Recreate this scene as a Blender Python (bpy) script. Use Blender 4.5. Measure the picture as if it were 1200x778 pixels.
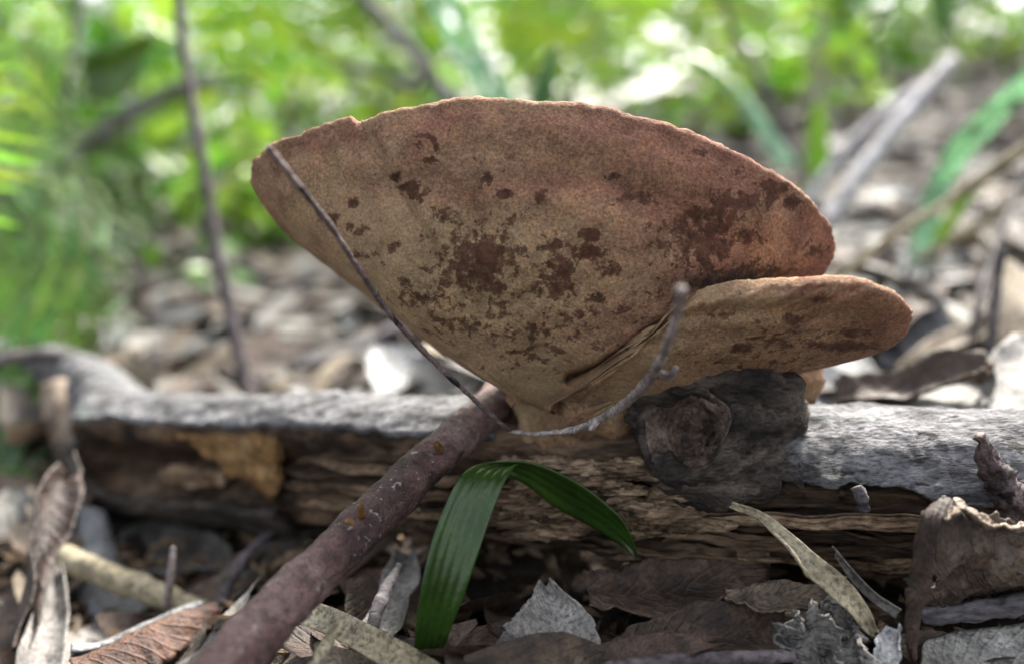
import bpy, math, random
from mathutils import Vector, Matrix, noise, Euler
random.seed(11)
sc = bpy.context.scene
for o in list(bpy.data.objects): bpy.data.objects.remove(o)
COL = sc.collection
R = math.radians

# ------------------------------------------------------------------ camera
CAM_Z, PITCH, FPX = 0.130, R(12.0), 1039.23      # 60 degree lens, metres
cd = bpy.data.cameras.new('camera'); cam = bpy.data.objects.new('camera', cd); COL.objects.link(cam)
cd.sensor_width = 36; cd.lens = 36 * FPX / 1200.0
cd.clip_start = 0.005; cd.clip_end = 600
cam.location = (0, 0, CAM_Z); cam.rotation_euler = (R(90) - PITCH, 0, 0)
cd.dof.use_dof = True; cd.dof.focus_distance = 0.241; cd.dof.aperture_fstop = 4.0
sc.camera = cam

# ------------------------------------------------------------------ sky, sun, exposure
SUN_EL, SUN_AZ = R(47), R(26)                    # behind the fungus, slightly right
world = bpy.data.worlds.new('World'); sc.world = world; world.use_nodes = True
wn = world.node_tree.nodes; wl = world.node_tree.links
sky = wn.new('ShaderNodeTexSky'); sky.sky_type = 'NISHITA'; sky.sun_disc = False
sky.sun_elevation = SUN_EL; sky.sun_rotation = SUN_AZ; sky.dust_density = 4.0; sky.air_density = 1.0
hs = wn.new('ShaderNodeHueSaturation'); hs.inputs['Saturation'].default_value = 0.34   # thin cloud
wl.new(sky.outputs[0], hs.inputs['Color']); wl.new(hs.outputs[0], wn['Background'].inputs[0])
wn['Background'].inputs[1].default_value = 0.13
sd = bpy.data.lights.new('sun', 'SUN'); sun = bpy.data.objects.new('sun', sd); COL.objects.link(sun)
sd.energy = 4.8; sd.angle = R(9); sd.color = (1.0, 0.95, 0.86)
sun.rotation_euler = (R(90) - SUN_EL, 0, -SUN_AZ + R(180))
sun.rotation_euler = Vector((math.sin(SUN_AZ) * math.cos(SUN_EL), math.cos(SUN_AZ) * math.cos(SUN_EL), math.sin(SUN_EL))).to_track_quat('Z', 'Y').to_euler()
sun.location = (0.5, 1.5, 3)
sc.cycles.max_bounces = 7; sc.cycles.diffuse_bounces = 4; sc.cycles.transmission_bounces = 4
sc.view_settings.view_transform = 'Standard'; sc.view_settings.look = 'None'
sc.view_settings.exposure = 2.0; sc.view_settings.gamma = 1

# ------------------------------------------------------------------ helpers
CP, SP = math.cos(PITCH), math.sin(PITCH)
def W(px, py, d):
    """a point of the place: image bearing (1200 x 778 photo) and its own distance along the view axis"""
    r = (px - 600) / FPX * d; u = (389 - py) / FPX * d
    return Vector((r, d * CP + u * SP, CAM_Z + u * CP - d * SP))
def proj(p):
    y, z = p.y, p.z - CAM_Z
    d = y * CP - z * SP
    if d < 0.01: return None
    u = y * SP + z * CP
    return (600 + p.x / d * FPX, 389 - u / d * FPX, d)
def sm(t):
    t = max(0.0, min(1.0, t)); return t * t * (3 - 2 * t)
def nz(v, s=1.0): return noise.noise(Vector(v) * s)
def fr(v, s=1.0, o=4): return noise.fractal(Vector(v) * s, 1.0, 2.0, o)
def spline(pts, n):
    """Catmull-Rom through tuples or vectors, n samples"""
    P = [Vector(p) for p in pts]
    P = [P[0] * 2 - P[1]] + P + [P[-1] * 2 - P[-2]]
    m = len(P) - 3; out = []
    for i in range(n):
        t = i / (n - 1) * m; k = min(int(t), m - 1); t -= k
        a, b, c, d = P[k], P[k + 1], P[k + 2], P[k + 3]
        out.append(0.5 * ((2 * b) + (c - a) * t + (2 * a - 5 * b + 4 * c - d) * t * t + (3 * b - a - 3 * c + d) * t ** 3))
    return out
def mesh(name, V, F, mat=None, uv=None, smooth=True, origin=None, attr=None):
    if origin is not None: V = [v - origin for v in V]
    me = bpy.data.meshes.new(name); me.from_pydata([tuple(v) for v in V], [], F)
    if uv:
        ul = me.uv_layers.new(name='UVMap'); vi = [0] * len(me.loops); me.loops.foreach_get('vertex_index', vi)
        ul.data.foreach_set('uv', [c for i in vi for c in uv[i]])
    for k, vals in (attr or {}).items():
        me.attributes.new(k, 'FLOAT', 'POINT').data.foreach_set('value', vals)
    if mat: me.materials.append(mat)
    if smooth: me.polygons.foreach_set('use_smooth', [True] * len(me.polygons))
    me.update(); return me
def link(name, me, parent=None, loc=None):
    o = bpy.data.objects.new(name, me); COL.objects.link(o)
    if loc is not None: o.location = loc
    if parent: o.parent = parent
    return o
def tag(o, label=None, cat=None, group=None, kind=None):
    if label: o['label'] = label
    if cat: o['category'] = cat
    if group: o['group'] = group
    if kind: o['kind'] = kind
    return o
def thing(name, label, cat, loc, group=None):
    o = bpy.data.objects.new(name, None); COL.objects.link(o); o.location = loc; o.empty_display_size = 0.01
    return tag(o, label, cat, group)
def part(name, root, V, F, mat, uv=None, **k):
    """mesh given in world coordinates becomes a child of the thing at root"""
    top = root
    while top.parent: top = top.parent
    return link(name, mesh(name, V, F, mat, uv, origin=Vector(top.location), **k), root)
def solo(name, V, F, mat, label, cat, uv=None, group=None, **k):
    c = sum((Vector(v) for v in V), Vector()) / len(V); c.z = min(v[2] for v in V)
    o = link(name, mesh(name, V, F, mat, uv, origin=c, **k), None, c)
    return tag(o, label, cat, group)
def tube(pts, rad, n=40, seg=12, rough=0.0, rs=200.0, cap=True, fibre=0.0):
    """tapered swept tube; rad = list; rough = radial noise amplitude in metres"""
    C = spline(pts, n); V = []; F = []; U = []
    Rr = [x[0] for x in spline([(r, 0, 0) for r in rad], n)] if len(rad) > 1 else [rad[0]] * n
    up = Vector((0.13, 0.31, 0.94)); L = 0
    for i in range(n):
        t = (C[min(i + 1, n - 1)] - C[max(i - 1, 0)]).normalized()
        a = t.cross(up)
        if a.length < 0.1: a = t.cross(Vector((1, 0, 0)))
        a.normalize(); b = a.cross(t).normalized(); up = b
        if i: L += (C[i] - C[i - 1]).length
        for j in range(seg):
            th = 2 * math.pi * j / seg
            dr = a * math.cos(th) + b * math.sin(th)
            r = Rr[i]
            if rough: r += rough * fr(C[i] + dr * Rr[i], rs)
            if fibre: r += fibre * fr((L * rs * .12, math.cos(th) * 2, math.sin(th) * 2), 1.6)
            V.append(C[i] + dr * r); U.append((L, j / seg))
    for i in range(n - 1):
        for j in range(seg):
            k = (j + 1) % seg
            F.append((i * seg + j, i * seg + k, (i + 1) * seg + k, (i + 1) * seg + j))
    if cap:
        for i, s in ((0, -1), (n - 1, 1)):
            V.append(C[i] + (C[i] - C[i - s]).normalized() * Rr[i] * .15); U.append((0, 0)); c = len(V) - 1
            for j in range(seg):
                k = (j + 1) % seg; q = (i * seg + j, i * seg + k)
                F.append((q[1], q[0], c) if s < 0 else (q[0], q[1], c))
    return V, F, U
def loft(A, B, n=30, m=9, bow=0.0, ruf=0.0, rs=60.0, rag=0.0, rags=120.0, thick=0.0006, ribs=0, riba=0.0):
    """leaf surface between two edge curves; bow lifts the middle along the normal, ruf crumples, rag frays the edges"""
    a = spline(A, n); b = spline(B, n); V = []; U = []; F = []
    for i in range(n):
        t = (a[min(i + 1, n - 1)] + b[min(i + 1, n - 1)] - a[max(i - 1, 0)] - b[max(i - 1, 0)])
        w = b[i] - a[i]; nn = t.cross(w)
        nn = nn.normalized() if nn.length > 1e-9 else Vector((0, 0, 1))
        for j in range(m):
            v = j / (m - 1); e = v
            if rag: e = (v - .5) * (1 + rag * (fr((i * .37, 5.1 + (v > .5) * 9, 0), rags * .01) * 1.0)) + .5
            p = a[i] + w * e
            p = p + nn * (bow * (1 - (2 * v - 1) ** 2))
            if ribs: p = p + nn * riba * math.cos(v * ribs * 2 * math.pi)
            if ruf: p = p + Vector((fr(p, rs, 3), fr(p + Vector((7, 3, 1)), rs, 3), fr(p + Vector((1, 9, 4)), rs, 3))) * ruf
            V.append(p); U.append((i / (n - 1), v))
    for i in range(n - 1):
        for j in range(m - 1):
            F.append((i * m + j, i * m + j + 1, (i + 1) * m + j + 1, (i + 1) * m + j))
    if thick:
        N = len(V); ns = [Vector() for _ in V]
        for f in F:
            q = (V[f[2]] - V[f[0]]).cross(V[f[3]] - V[f[1]])
            for k in f: ns[k] += q
        V2 = [V[k] - (ns[k].normalized() if ns[k].length else Vector((0, 0, 1))) * thick for k in range(N)]
        F2 = [tuple(k + N for k in reversed(f)) for f in F]
        bd = [i * m for i in range(n)] + [(n - 1) * m + j for j in range(1, m)] + [i * m + m - 1 for i in range(n - 2, -1, -1)] + [j for j in range(m - 2, 0, -1)]
        for k in range(len(bd)):
            p, q = bd[k], bd[(k + 1) % len(bd)]
            F2.append((p, q, q + N, p + N))
        V = V + V2; F = F + F2; U = U + U
    return V, F, U
def PX(*rows): return [W(*r) for r in rows]

# ------------------------------------------------------------------ materials
def mat(name, cols, scale=40, stretch=(1, 1, 1), detail=6, bump=0.3, bscale=None, bdist=0.0008, rough=0.75, spec=0.3,
        transl=0.0, spots=None, coord='Object', rand=0.0, vein=0.0, hue=0.0, dist=0.4, fleck=None, micro=3.0, grain=.8):
    m = bpy.data.materials.new(name); m.use_nodes = True; nt = m.node_tree; N = nt.nodes; L = nt.links
    bs = N['Principled BSDF']; out = N['Material Output']
    tc = N.new('ShaderNodeTexCoord'); mp = N.new('ShaderNodeMapping'); mp.inputs['Scale'].default_value = stretch
    oi = N.new('ShaderNodeObjectInfo')
    off = N.new('ShaderNodeVectorMath'); off.operation = 'SCALE'; off.inputs[0].default_value = (3.1, 5.7, 2.3); L.new(oi.outputs['Random'], off.inputs['Scale'])
    L.new(tc.outputs[coord], mp.inputs['Vector']); L.new(off.outputs[0], mp.inputs['Location'])
    def ns(sc_, de=detail, di=0.0, rgh=0.6):
        t = N.new('ShaderNodeTexNoise'); t.inputs['Scale'].default_value = sc_; t.inputs['Detail'].default_value = de
        t.inputs['Roughness'].default_value = rgh; t.inputs['Distortion'].default_value = di
        L.new(mp.outputs[0], t.inputs['Vector']); return t.outputs['Fac']
    def mix(a, b, f, mode='MIX'):
        x = N.new('ShaderNodeMix'); x.data_type = 'RGBA'; x.blend_type = mode
        for s, v in ((x.inputs[6], a), (x.inputs[7], b), (x.inputs[0], f)):
            if hasattr(v, 'is_linked'): L.new(v, s)
            elif isinstance(v, (int, float)): s.default_value = v
            else: s.default_value = (*v, 1)
        return x.outputs[2]
    def ramp(f, stops):
        r = N.new('ShaderNodeValToRGB'); e = r.color_ramp.elements
        while len(e) < len(stops): e.new(0.5)
        for k, (p, c) in enumerate(stops): e[k].position = p; e[k].color = (*c, 1) if len(c) == 3 else c
        L.new(f, r.inputs[0]); return r.outputs[0]
    n = len(cols)
    col = ramp(ns(scale, di=dist), [(0.35 + 0.30 * k / max(1, n - 1), c) for k, c in enumerate(cols)])
    bscale = (bscale or scale * 4) * micro; fine = ns(bscale)
    col = mix(col, ramp(fine, [(0.36, (.28,) * 3), (0.5, (.95,) * 3), (.66, (1.4,) * 3)]), grain, 'MULTIPLY')
    col = mix(col, ramp(ns(bscale * .2, 8, .2), [(0.36, (.45,) * 3), (0.5, (1,) * 3), (.64, (1.3,) * 3)]), grain, 'MULTIPLY')
    if spots:
        sc_col, ss, th, w = spots
        col = mix(col, sc_col, ramp(ns(ss, 8, .3), [(th, (0,) * 3), (th + w, (1,) * 3)]))
    if fleck:
        sc_col, ss, th, w = fleck
        col = mix(col, sc_col, ramp(ns(ss, 3, 0), [(th, (0,) * 3), (th + w, (1,) * 3)]))
    mid_ = N.new('ShaderNodeMath'); mid_.operation = 'MULTIPLY_ADD'; L.new(ns(bscale * .22, 8), mid_.inputs[0]); mid_.inputs[1].default_value = 2.2; L.new(fine, mid_.inputs[2]); hgt = mid_.outputs[0]
    if vein:
        sep = N.new('ShaderNodeSeparateXYZ'); L.new(tc.outputs['UV'], sep.inputs[0])
        def mth(op, a, b=None):
            x = N.new('ShaderNodeMath'); x.operation = op
            for s, v in ((x.inputs[0], a), (x.inputs[1], b)):
                if v is None: continue
                if hasattr(v, 'is_linked'): L.new(v, s)
                else: s.default_value = v
            return x.outputs[0]
        ab = mth('ABSOLUTE', mth('SUBTRACT', sep.outputs[1], .5))
        mid = mth('LESS_THAN', ab, .022)
        side = mth('POWER', mth('ABSOLUTE', mth('SINE', mth('MULTIPLY', mth('SUBTRACT', sep.outputs[0], mth('MULTIPLY', ab, .45)), 34.0))), 14.0)
        vv = mth('MAXIMUM', mid, mth('MULTIPLY', side, .5))
        col = mix(col, mix(col, (1.5, 1.45, 1.3), 1.0, 'MULTIPLY'), mth('MULTIPLY', vv, vein))
        hgt = mth('ADD', hgt, mth('MULTIPLY', vv, .8))
    if rand:
        h = N.new('ShaderNodeHueSaturation'); L.new(col, h.inputs['Color'])
        mr = N.new('ShaderNodeMapRange'); mr.inputs[3].default_value = 1 - rand; mr.inputs[4].default_value = 1 + rand
        L.new(oi.outputs['Random'], mr.inputs[0]); L.new(mr.outputs[0], h.inputs['Value'])
        if hue:
            m2 = N.new('ShaderNodeMapRange'); m2.inputs[3].default_value = .5 - hue; m2.inputs[4].default_value = .5 + hue
            w2 = N.new('ShaderNodeMath'); w2.operation = 'FRACT'; w3 = N.new('ShaderNodeMath'); w3.operation = 'MULTIPLY'; w3.inputs[1].default_value = 7.3
            L.new(oi.outputs['Random'], w3.inputs[0]); L.new(w3.outputs[0], w2.inputs[0]); L.new(w2.outputs[0], m2.inputs[0]); L.new(m2.outputs[0], h.inputs['Hue'])
        col = h.outputs[0]
    L.new(col, bs.inputs['Base Color']); bs.inputs['Roughness'].default_value = rough; bs.inputs['Specular IOR Level'].default_value = spec
    bp = N.new('ShaderNodeBump'); bp.inputs['Strength'].default_value = bump; bp.inputs['Distance'].default_value = bdist
    L.new(hgt, bp.inputs['Height']); L.new(bp.outputs[0], bs.inputs['Normal'])
    if transl:
        tr = N.new('ShaderNodeBsdfTranslucent'); L.new(col, tr.inputs[0]); L.new(bp.outputs[0], tr.inputs[1])
        mx = N.new('ShaderNodeMixShader'); mx.inputs[0].default_value = transl
        L.new(bs.outputs[0], mx.inputs[1]); L.new(tr.outputs[0], mx.inputs[2]); L.new(mx.outputs[0], out.inputs[0])
    m['h'] = 1
    return m
def fungus_mat(name, tan, red, dark, reds=26.0):
    m = bpy.data.materials.new(name); m.use_nodes = True; nt = m.node_tree; N = nt.nodes; L = nt.links
    bs = N['Principled BSDF']; tc = N.new('ShaderNodeTexCoord')
    def ns(vec, s, de, rgh=.6, di=0):
        t = N.new('ShaderNodeTexNoise'); t.inputs['Scale'].default_value = s; t.inputs['Detail'].default_value = de; t.inputs['Roughness'].default_value = rgh
        t.inputs['Distortion'].default_value = di; L.new(vec, t.inputs['Vector']); return t.outputs['Fac']
    def ramp(f, stops):
        r = N.new('ShaderNodeValToRGB'); e = r.color_ramp.elements
        while len(e) < len(stops): e.new(.5)
        for k, (p, c) in enumerate(stops): e[k].position = p; e[k].color = (*c, 1)
        L.new(f, r.inputs[0]); return r.outputs[0]
    def mix(a, b, f, mode='MIX'):
        x = N.new('ShaderNodeMix'); x.data_type = 'RGBA'; x.blend_type = mode
        for s, v in ((x.inputs[6], a), (x.inputs[7], b), (x.inputs[0], f)):
            if hasattr(v, 'is_linked'): L.new(v, s)
            elif isinstance(v, (int, float)): s.default_value = v
            else: s.default_value = (*v, 1)
        return x.outputs[2]
    def mth(op, a, b):
        x = N.new('ShaderNodeMath'); x.operation = op
        for s, v in ((x.inputs[0], a), (x.inputs[1], b)):
            if hasattr(v, 'is_linked'): L.new(v, s)
            else: s.default_value = v
        return x.outputs[0]
    def at(n):
        a = N.new('ShaderNodeAttribute'); a.attribute_name = n; return a.outputs['Fac']
    ob = tc.outputs['Object']
    mp = N.new('ShaderNodeMapping'); mp.inputs['Scale'].default_value = (46, 2.2, 1); L.new(tc.outputs['UV'], mp.inputs['Vector'])
    big = mth('ADD', mth('MULTIPLY', ns(ob, reds, 6, .65, .8), 1.15), mth('MULTIPLY', at('ruddy'), .75))
    col = ramp(big, [(.44, tan), (.74, tuple((a + b) / 2 for a, b in zip(tan, red))), (1.0, red)])
    col = mix(col, ramp(ns(ob, 95, 6, .7), [(.36, (.58, .55, .52)), (.5, (1, 1, 1)), (.66, (1.3, 1.24, 1.12))]), .9, 'MULTIPLY')
    col = mix(col, ramp(ns(ob, 1150, 4, .7), [(.33, (.5, .46, .42)), (.52, (1, 1, 1)), (.68, (1.6, 1.55, 1.4))]), .9, 'MULTIPLY')   # pores
    col = mix(col, ramp(ns(mp.outputs[0], 1.0, 6, .65), [(.3, (.72, .7, .68)), (.6, (1.1, 1.08, 1.05))]), .22, 'MULTIPLY')          # radial fibres
    col = mix(col, (.31, .24, .14), mth('MULTIPLY', at('pale'), .75))
    st = mth('ADD', mth('MULTIPLY', ns(ob, 360, 7, .66, .2), 1.35), mth('MULTIPLY', at('stain'), .40))
    sf = ramp(mth('MULTIPLY', st, .8), [(.690, (0, 0, 0)), (.722, (.30,) * 3), (.745, (.72,) * 3), (.86, (.92,) * 3)])
    col = mix(col, mix(tuple(c * 1.5 for c in dark), tuple(c * .45 for c in dark), ramp(ns(ob, 330, 7, .7), [(.38, (0, 0, 0)), (.62, (1, 1, 1))])), sf)
    col = mix(col, (.012, .008, .006), mth('MULTIPLY', at('dark_zone'), ramp(ns(ob, 160, 8, .7), [(.3, (.3,) * 3), (.62, (1,) * 3)])))
    L.new(col, bs.inputs['Base Color']); bs.inputs['Roughness'].default_value = .86; bs.inputs['Specular IOR Level'].default_value = .18
    h = mth('ADD', mth('MULTIPLY', ns(ob, 1150, 4, .7), 1.0), mth('ADD', mth('MULTIPLY', ns(ob, 240, 6, .7), 1.3), mth('MULTIPLY', sf, -.5)))
    bp = N.new('ShaderNodeBump'); bp.inputs['Strength'].default_value = .8; bp.inputs['Distance'].default_value = .0008
    L.new(h, bp.inputs['Height']); L.new(bp.outputs[0], bs.inputs['Normal'])
    bs.inputs['Subsurface Weight'].default_value = .12; bs.inputs['Subsurface Radius'].default_value = (1, .45, .2); bs.inputs['Subsurface Scale'].default_value = .0015
    return m

M = {}
M['cap'] = fungus_mat('fungus_pores', (.280, .198, .118), (.202, .098, .066), (.056, .022, .013))
M['lobe'] = fungus_mat('fungus_lobe_pores', (.268, .186, .110), (.196, .10, .064), (.062, .029, .017), 30)
M['soil'] = mat('soil', [(.012, .009, .007), (.035, .025, .018), (.06, .045, .035)], 60, bump=.8, bdist=.004, rough=.95)
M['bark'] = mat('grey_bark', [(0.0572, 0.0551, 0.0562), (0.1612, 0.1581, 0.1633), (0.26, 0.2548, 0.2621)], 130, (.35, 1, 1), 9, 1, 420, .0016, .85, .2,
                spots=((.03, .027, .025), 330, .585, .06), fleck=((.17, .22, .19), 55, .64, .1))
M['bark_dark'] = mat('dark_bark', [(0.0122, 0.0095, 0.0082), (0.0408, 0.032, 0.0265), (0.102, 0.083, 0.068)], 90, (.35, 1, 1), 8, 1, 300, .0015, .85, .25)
M['wood'] = mat('rotten_wood', [(0.0207, 0.0138, 0.009), (0.0897, 0.0586, 0.0379), (0.1725, 0.1173, 0.0759)], 55, (.16, 1, 1), 8, 1, 170, .002, .9, .15,
                spots=((.012, .009, .008), 42, .56, .10))
M['wood_tan'] = mat('crumbling_tan_wood', [(0.1111, 0.0722, 0.0444), (0.2662, 0.1828, 0.1166), (0.3993, 0.2886, 0.1886)], 100, (.4, 1, 1), 8, 1, 280, .002, .9, .15,
                    spots=((.03, .02, .014), 90, .60, .07))
M['orange_wood'] = mat('orange_rot', [(0.105, 0.0525, 0.0184), (0.1785, 0.0998, 0.0394), (0.2205, 0.1365, 0.063)], 40, (.5, 1, 1), 6, .6, 200, .001, .9, .15)
M['knot'] = mat('knot_wood', [(0.0367, 0.0266, 0.0215), (0.1256, 0.0902, 0.0718), (0.2842, 0.2088, 0.1588)], 110, detail=8, bump=1, bscale=300, bdist=.0016, rough=.85, spec=.2,
                spots=((.20, .15, .07), 60, .66, .08))
M['stick'] = mat('reddish_stick_bark', [(.055, .028, .026), (.135, .075, .066), (.25, .175, .16)], 26, (1.0, 1, 1), 10, 1, 520, .0009, .62, .4,
                 spots=((.035, .02, .019), 90, .585, .07), fleck=((.30, .25, .235), 420, .62, .06))
M['twig_dark'] = mat('speckled_dark_twig', [(0.048, 0.0336, 0.0336), (0.104, 0.0736, 0.0704), (0.168, 0.128, 0.12)], 70, detail=6, bump=.6, bscale=500, rough=.6, spots=((.012, .009, .01), 110, .56, .05))
M['twig_pale'] = mat('pale_twig', [(0.1275, 0.1013, 0.0938), (0.225, 0.1875, 0.1762), (0.315, 0.285, 0.2775)], 80, detail=6, bump=.6, bscale=500, rough=.75)
M['twig_grey'] = mat('grey_twig', [(0.0595, 0.0536, 0.0565), (0.119, 0.1071, 0.113), (0.2023, 0.1845, 0.1904)], 50, (.3, 1, 1), 6, .7, 200, .001, .8, rand=.25)
M['stem_brown'] = mat('brown_stem', [(0.0338, 0.027, 0.027), (0.0675, 0.0554, 0.0574), (0.1148, 0.0945, 0.0978)], 40, detail=5, bump=.4, bscale=160, rough=.7)
M['bleached'] = mat('bleached_wood', [(.20, .185, .19), (.31, .295, .31), (.42, .41, .44)], 40, (.3, 1, 1), 6, .7, 160, .001, .6, .4)
M['straw'] = mat('straw', [(0.2407, 0.2046, 0.1283), (0.3368, 0.2888, 0.1925), (0.4171, 0.369, 0.2648)], 30, (1, 1, 1), 6, .5, 240, .0006, .7, transl=.15, rand=.12)
M['grass'] = mat('glossy_grass', [(0.0147, 0.0393, 0.0052), (0.0237, 0.0604, 0.0073), (0.0367, 0.0813, 0.0105)], 25, (1, 1, 1), 4, .25, 260, .0004, .30, .55, transl=.22, grain=.35, spots=((.10, .10, .03), 140, .68, .03))
G = dict(detail=4, bump=.3, bdist=.001, rough=.33, spec=.55, rand=.30, hue=.03, grain=.3)
M['lf_lime'] = mat('lime_leaf', [(.12, .25, .02), (.20, .37, .035), (.30, .46, .06)], 18, bscale=120, transl=.5, **G)
M['lf_green'] = mat('green_leaf', [(.05, .13, .012), (.085, .20, .02), (.13, .26, .03)], 18, bscale=120, transl=.42, **G)
M['lf_deep'] = mat('deep_green_leaf', [(.02, .06, .012), (.035, .095, .02), (.06, .13, .035)], 18, bscale=120, transl=.3, **G)
M['lf_blue'] = mat('bluish_green_leaf', [(0.045, 0.108, 0.054), (0.0765, 0.153, 0.0855), (0.117, 0.198, 0.126)], 18, bscale=120, transl=.3, **G)
M['lf_pale'] = mat('pale_green_leaf', [(0.1309, 0.2023, 0.119), (0.1785, 0.2558, 0.1666), (0.238, 0.3094, 0.2261)], 18, bscale=120, transl=.35, **G)
M['lf_strap'] = mat('strap_leaf', [(0.24, 0.45, 0.255), (0.345, 0.57, 0.36), (0.465, 0.69, 0.495)], 18, bscale=120, transl=.45, detail=4, bump=.2, bdist=.001, rough=.22, spec=.7)
M['lf_bright'] = mat('backlit_lime_leaf', [(.20, .38, .02), (.28, .48, .03), (.36, .55, .05)], 18, bscale=120, transl=.62, **G)
D = dict(rand=.30, hue=.015, coord='Object', spec=.5)
M['dl_grey'] = mat('grey_dead_leaf', [(0.0948, 0.0853, 0.0758), (0.1708, 0.1582, 0.1423), (0.2404, 0.2276, 0.2087)], 60, bump=.7, bscale=260, bdist=.0008, rough=.6, vein=.2, spots=((.06, .05, .042), 70, .62, .09), transl=.05, **D)
M['dl_white'] = mat('bleached_dead_leaf', [(0.1343, 0.1343, 0.1343), (0.1871, 0.1913, 0.1954), (0.2361, 0.2401, 0.2483)], 45, bump=.5, bscale=240, bdist=.0007, rough=.5, vein=.2, spots=((.16, .15, .14), 80, .66, .08), transl=.08, **D)
M['dl_tan'] = mat('tan_dead_leaf', [(0.1151, 0.0818, 0.0515), (0.1879, 0.1424, 0.0969), (0.2606, 0.2091, 0.1516)], 50, bump=.7, bscale=240, bdist=.0008, rough=.65, vein=.2, spots=((.08, .052, .035), 80, .62, .08), transl=.1, **D)
M['dl_brown'] = mat('brown_dead_leaf', [(0.0243, 0.015, 0.0093), (0.058, 0.0358, 0.0217), (0.1076, 0.0692, 0.0433)], 60, bump=.8, bscale=240, bdist=.001, rough=.62, vein=.2, spots=((.025, .016, .012), 80, .6, .09), transl=.08, **D)
M['dl_rust'] = mat('rust_dead_leaf', [(0.0346, 0.0122, 0.0051), (0.072, 0.0306, 0.0137), (0.095, 0.049, 0.0256)], 50, bump=.7, bscale=240, bdist=.001, rough=.65, vein=.2, transl=.12, **D)
M['dl_umber'] = mat('umber_dead_leaf', [(.022, .013, .009), (.05, .03, .021), (.095, .06, .043)], 60, bump=.8, bscale=240, bdist=.001, rough=.55, vein=.2, spots=((.014, .009, .007), 80, .6, .09), transl=.04, **D)
M['tree_bark'] = mat('tree_bark', [(.07, .06, .05), (.14, .12, .105), (.22, .2, .18)], 14, (1, 1, .25), 7, 1, 60, .01, .9)

# ------------------------------------------------------------------ ground
def gz(x, y):
    z = -.012 * (1 - sm((y - .30) / .1)) - 0.030 * sm((-x - .03) / .13) * (1 - sm((y - .55) / .5))
    if y > .36:
        r = sm((x / y + .12) / .55); s = .035 + .15 * r
        q = y - .36
        z += s * (q if q < 2.4 else 2.4 + (1 - math.exp(-(q - 2.4) / 1.2)) * 1.2)
    z += .010 * fr((x, y, 0), 9, 3) * sm(y / .2)
    return z
def gnorm(x, y):
    e = .01
    return Vector((gz(x - e, y) - gz(x + e, y), gz(x, y - e) - gz(x, y + e), 2 * e)).normalized()
def axis(lo, hi, steps):
    return [lo + (hi - lo) * i / steps for i in range(steps + 1)]
gx = [-250, -60, -20, -8] + axis(-4, -1, 14)[:-1] + axis(-1, -.35, 16)[:-1] + axis(-.35, .4, 74)[:-1] + axis(.4, 1, 14)[:-1] + axis(1, 4, 14) + [8, 20, 60, 250]
gy = [-250, -40, -8, -2, -.5, -.1] + axis(0, .7, 70)[:-1] + axis(.7, 3, 46)[:-1] + axis(3, 8, 20) + [14, 30, 90, 350]
V = [Vector((x, y, gz(x, y) - .003)) for y in gy for x in gx]; nx = len(gx)
F = [(j * nx + i, j * nx + i + 1, (j + 1) * nx + i + 1, (j + 1) * nx + i) for j in range(len(gy) - 1) for i in range(nx - 1)]
tag(link('ground', mesh('ground', V, F, M['soil'])), 'dark soil of the forest floor under the litter', kind='structure')

# ------------------------------------------------------------------ bracket fungus
CAP = [(604, 474, .268), (575, 446, .277), (520, 416, .286), (462, 372, .292), (402, 326, .292), (350, 286, .289), (318, 256, .284), (300, 229, .278), (293, 206, .270),
       (299, 185, .263), (322, 165, .256), (362, 152, .250), (404, 139, .246), (422, 144, .245), (440, 138, .243), (500, 123, .239), (560, 117, .236), (620, 119, .234), (680, 124, .233), (740, 135, .234),
       (800, 153, .236), (850, 172, .239), (900, 197, .243), (940, 225, .249), (965, 250, .256), (978, 277, .263), (976, 302, .269), (962, 326, .274), (930, 346, .279),
       (850, 372, .279), (780, 402, .277), (720, 432, .273), (668, 458, .270), (646, 484, .268)]
STAINS = [(560, 305, 36, 28, 1.0), (575, 322, 22, 22, .9), (655, 328, 17, 26, 1.0), (650, 287, 14, 8, .9), (692, 275, 10, 7, 1.4), (690, 295, 18, 7, 1.1), (480, 220, 10, 5, 1.2), (487, 229, 10, 5, 1.2), (465, 208, 6, 5, 1.1),
          (500, 160, 9, 3, .95), (510, 174, 3, 10, .95), (491, 172, 3, 9, .85), (504, 187, 7, 3, 1.0), (820, 280, 28, 26, .95), (840, 255, 28, 14, .85), (870, 236, 30, 9, .9), (905, 220, 14, 8, .9), (930, 236, 14, 8, .95), (870, 278, 22, 7, .8),
          (571, 207, 8, 5, 1.2), (590, 226, 7, 5, 1.2), (632, 230, 6, 6, 1.2), (630, 390, 45, 14, .55), (625, 415, 40, 12, .6), (500, 350, 30, 12, .7), (540, 380, 32, 10, .65), (475, 330, 20, 10, .6), (700, 352, 10, 6, .8),
          (713, 315, 12, 8, .8), (740, 232, 16, 5, .9), (760, 238, 10, 5, .7), (525, 255, 12, 8, .7), (388, 258, 8, 6, 1.1), (420, 270, 14, 5, .7), (415, 240, 5, 4, 1), (780, 285, 9, 8, .7), (955, 295, 14, 9, .7),
          (675, 370, 22, 8, .6), (586, 365, 14, 10, .6), (730, 365, 18, 10, .5), (800, 345, 40, 14, .55), (880, 322, 46, 14, .8), (720, 208, 5, 4, 1), (815, 180, 7, 4, .8), (870, 205, 8, 4, .8), (605, 260, 7, 5, .7), (460, 290, 12, 5, .5), (425, 300, 12, 4, .7)]
CAP = [(622 + (x - 622) * .982, 470 + (y - 470) * .972, .252 + (d - .252) * .72) for x, y, d in CAP]
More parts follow.
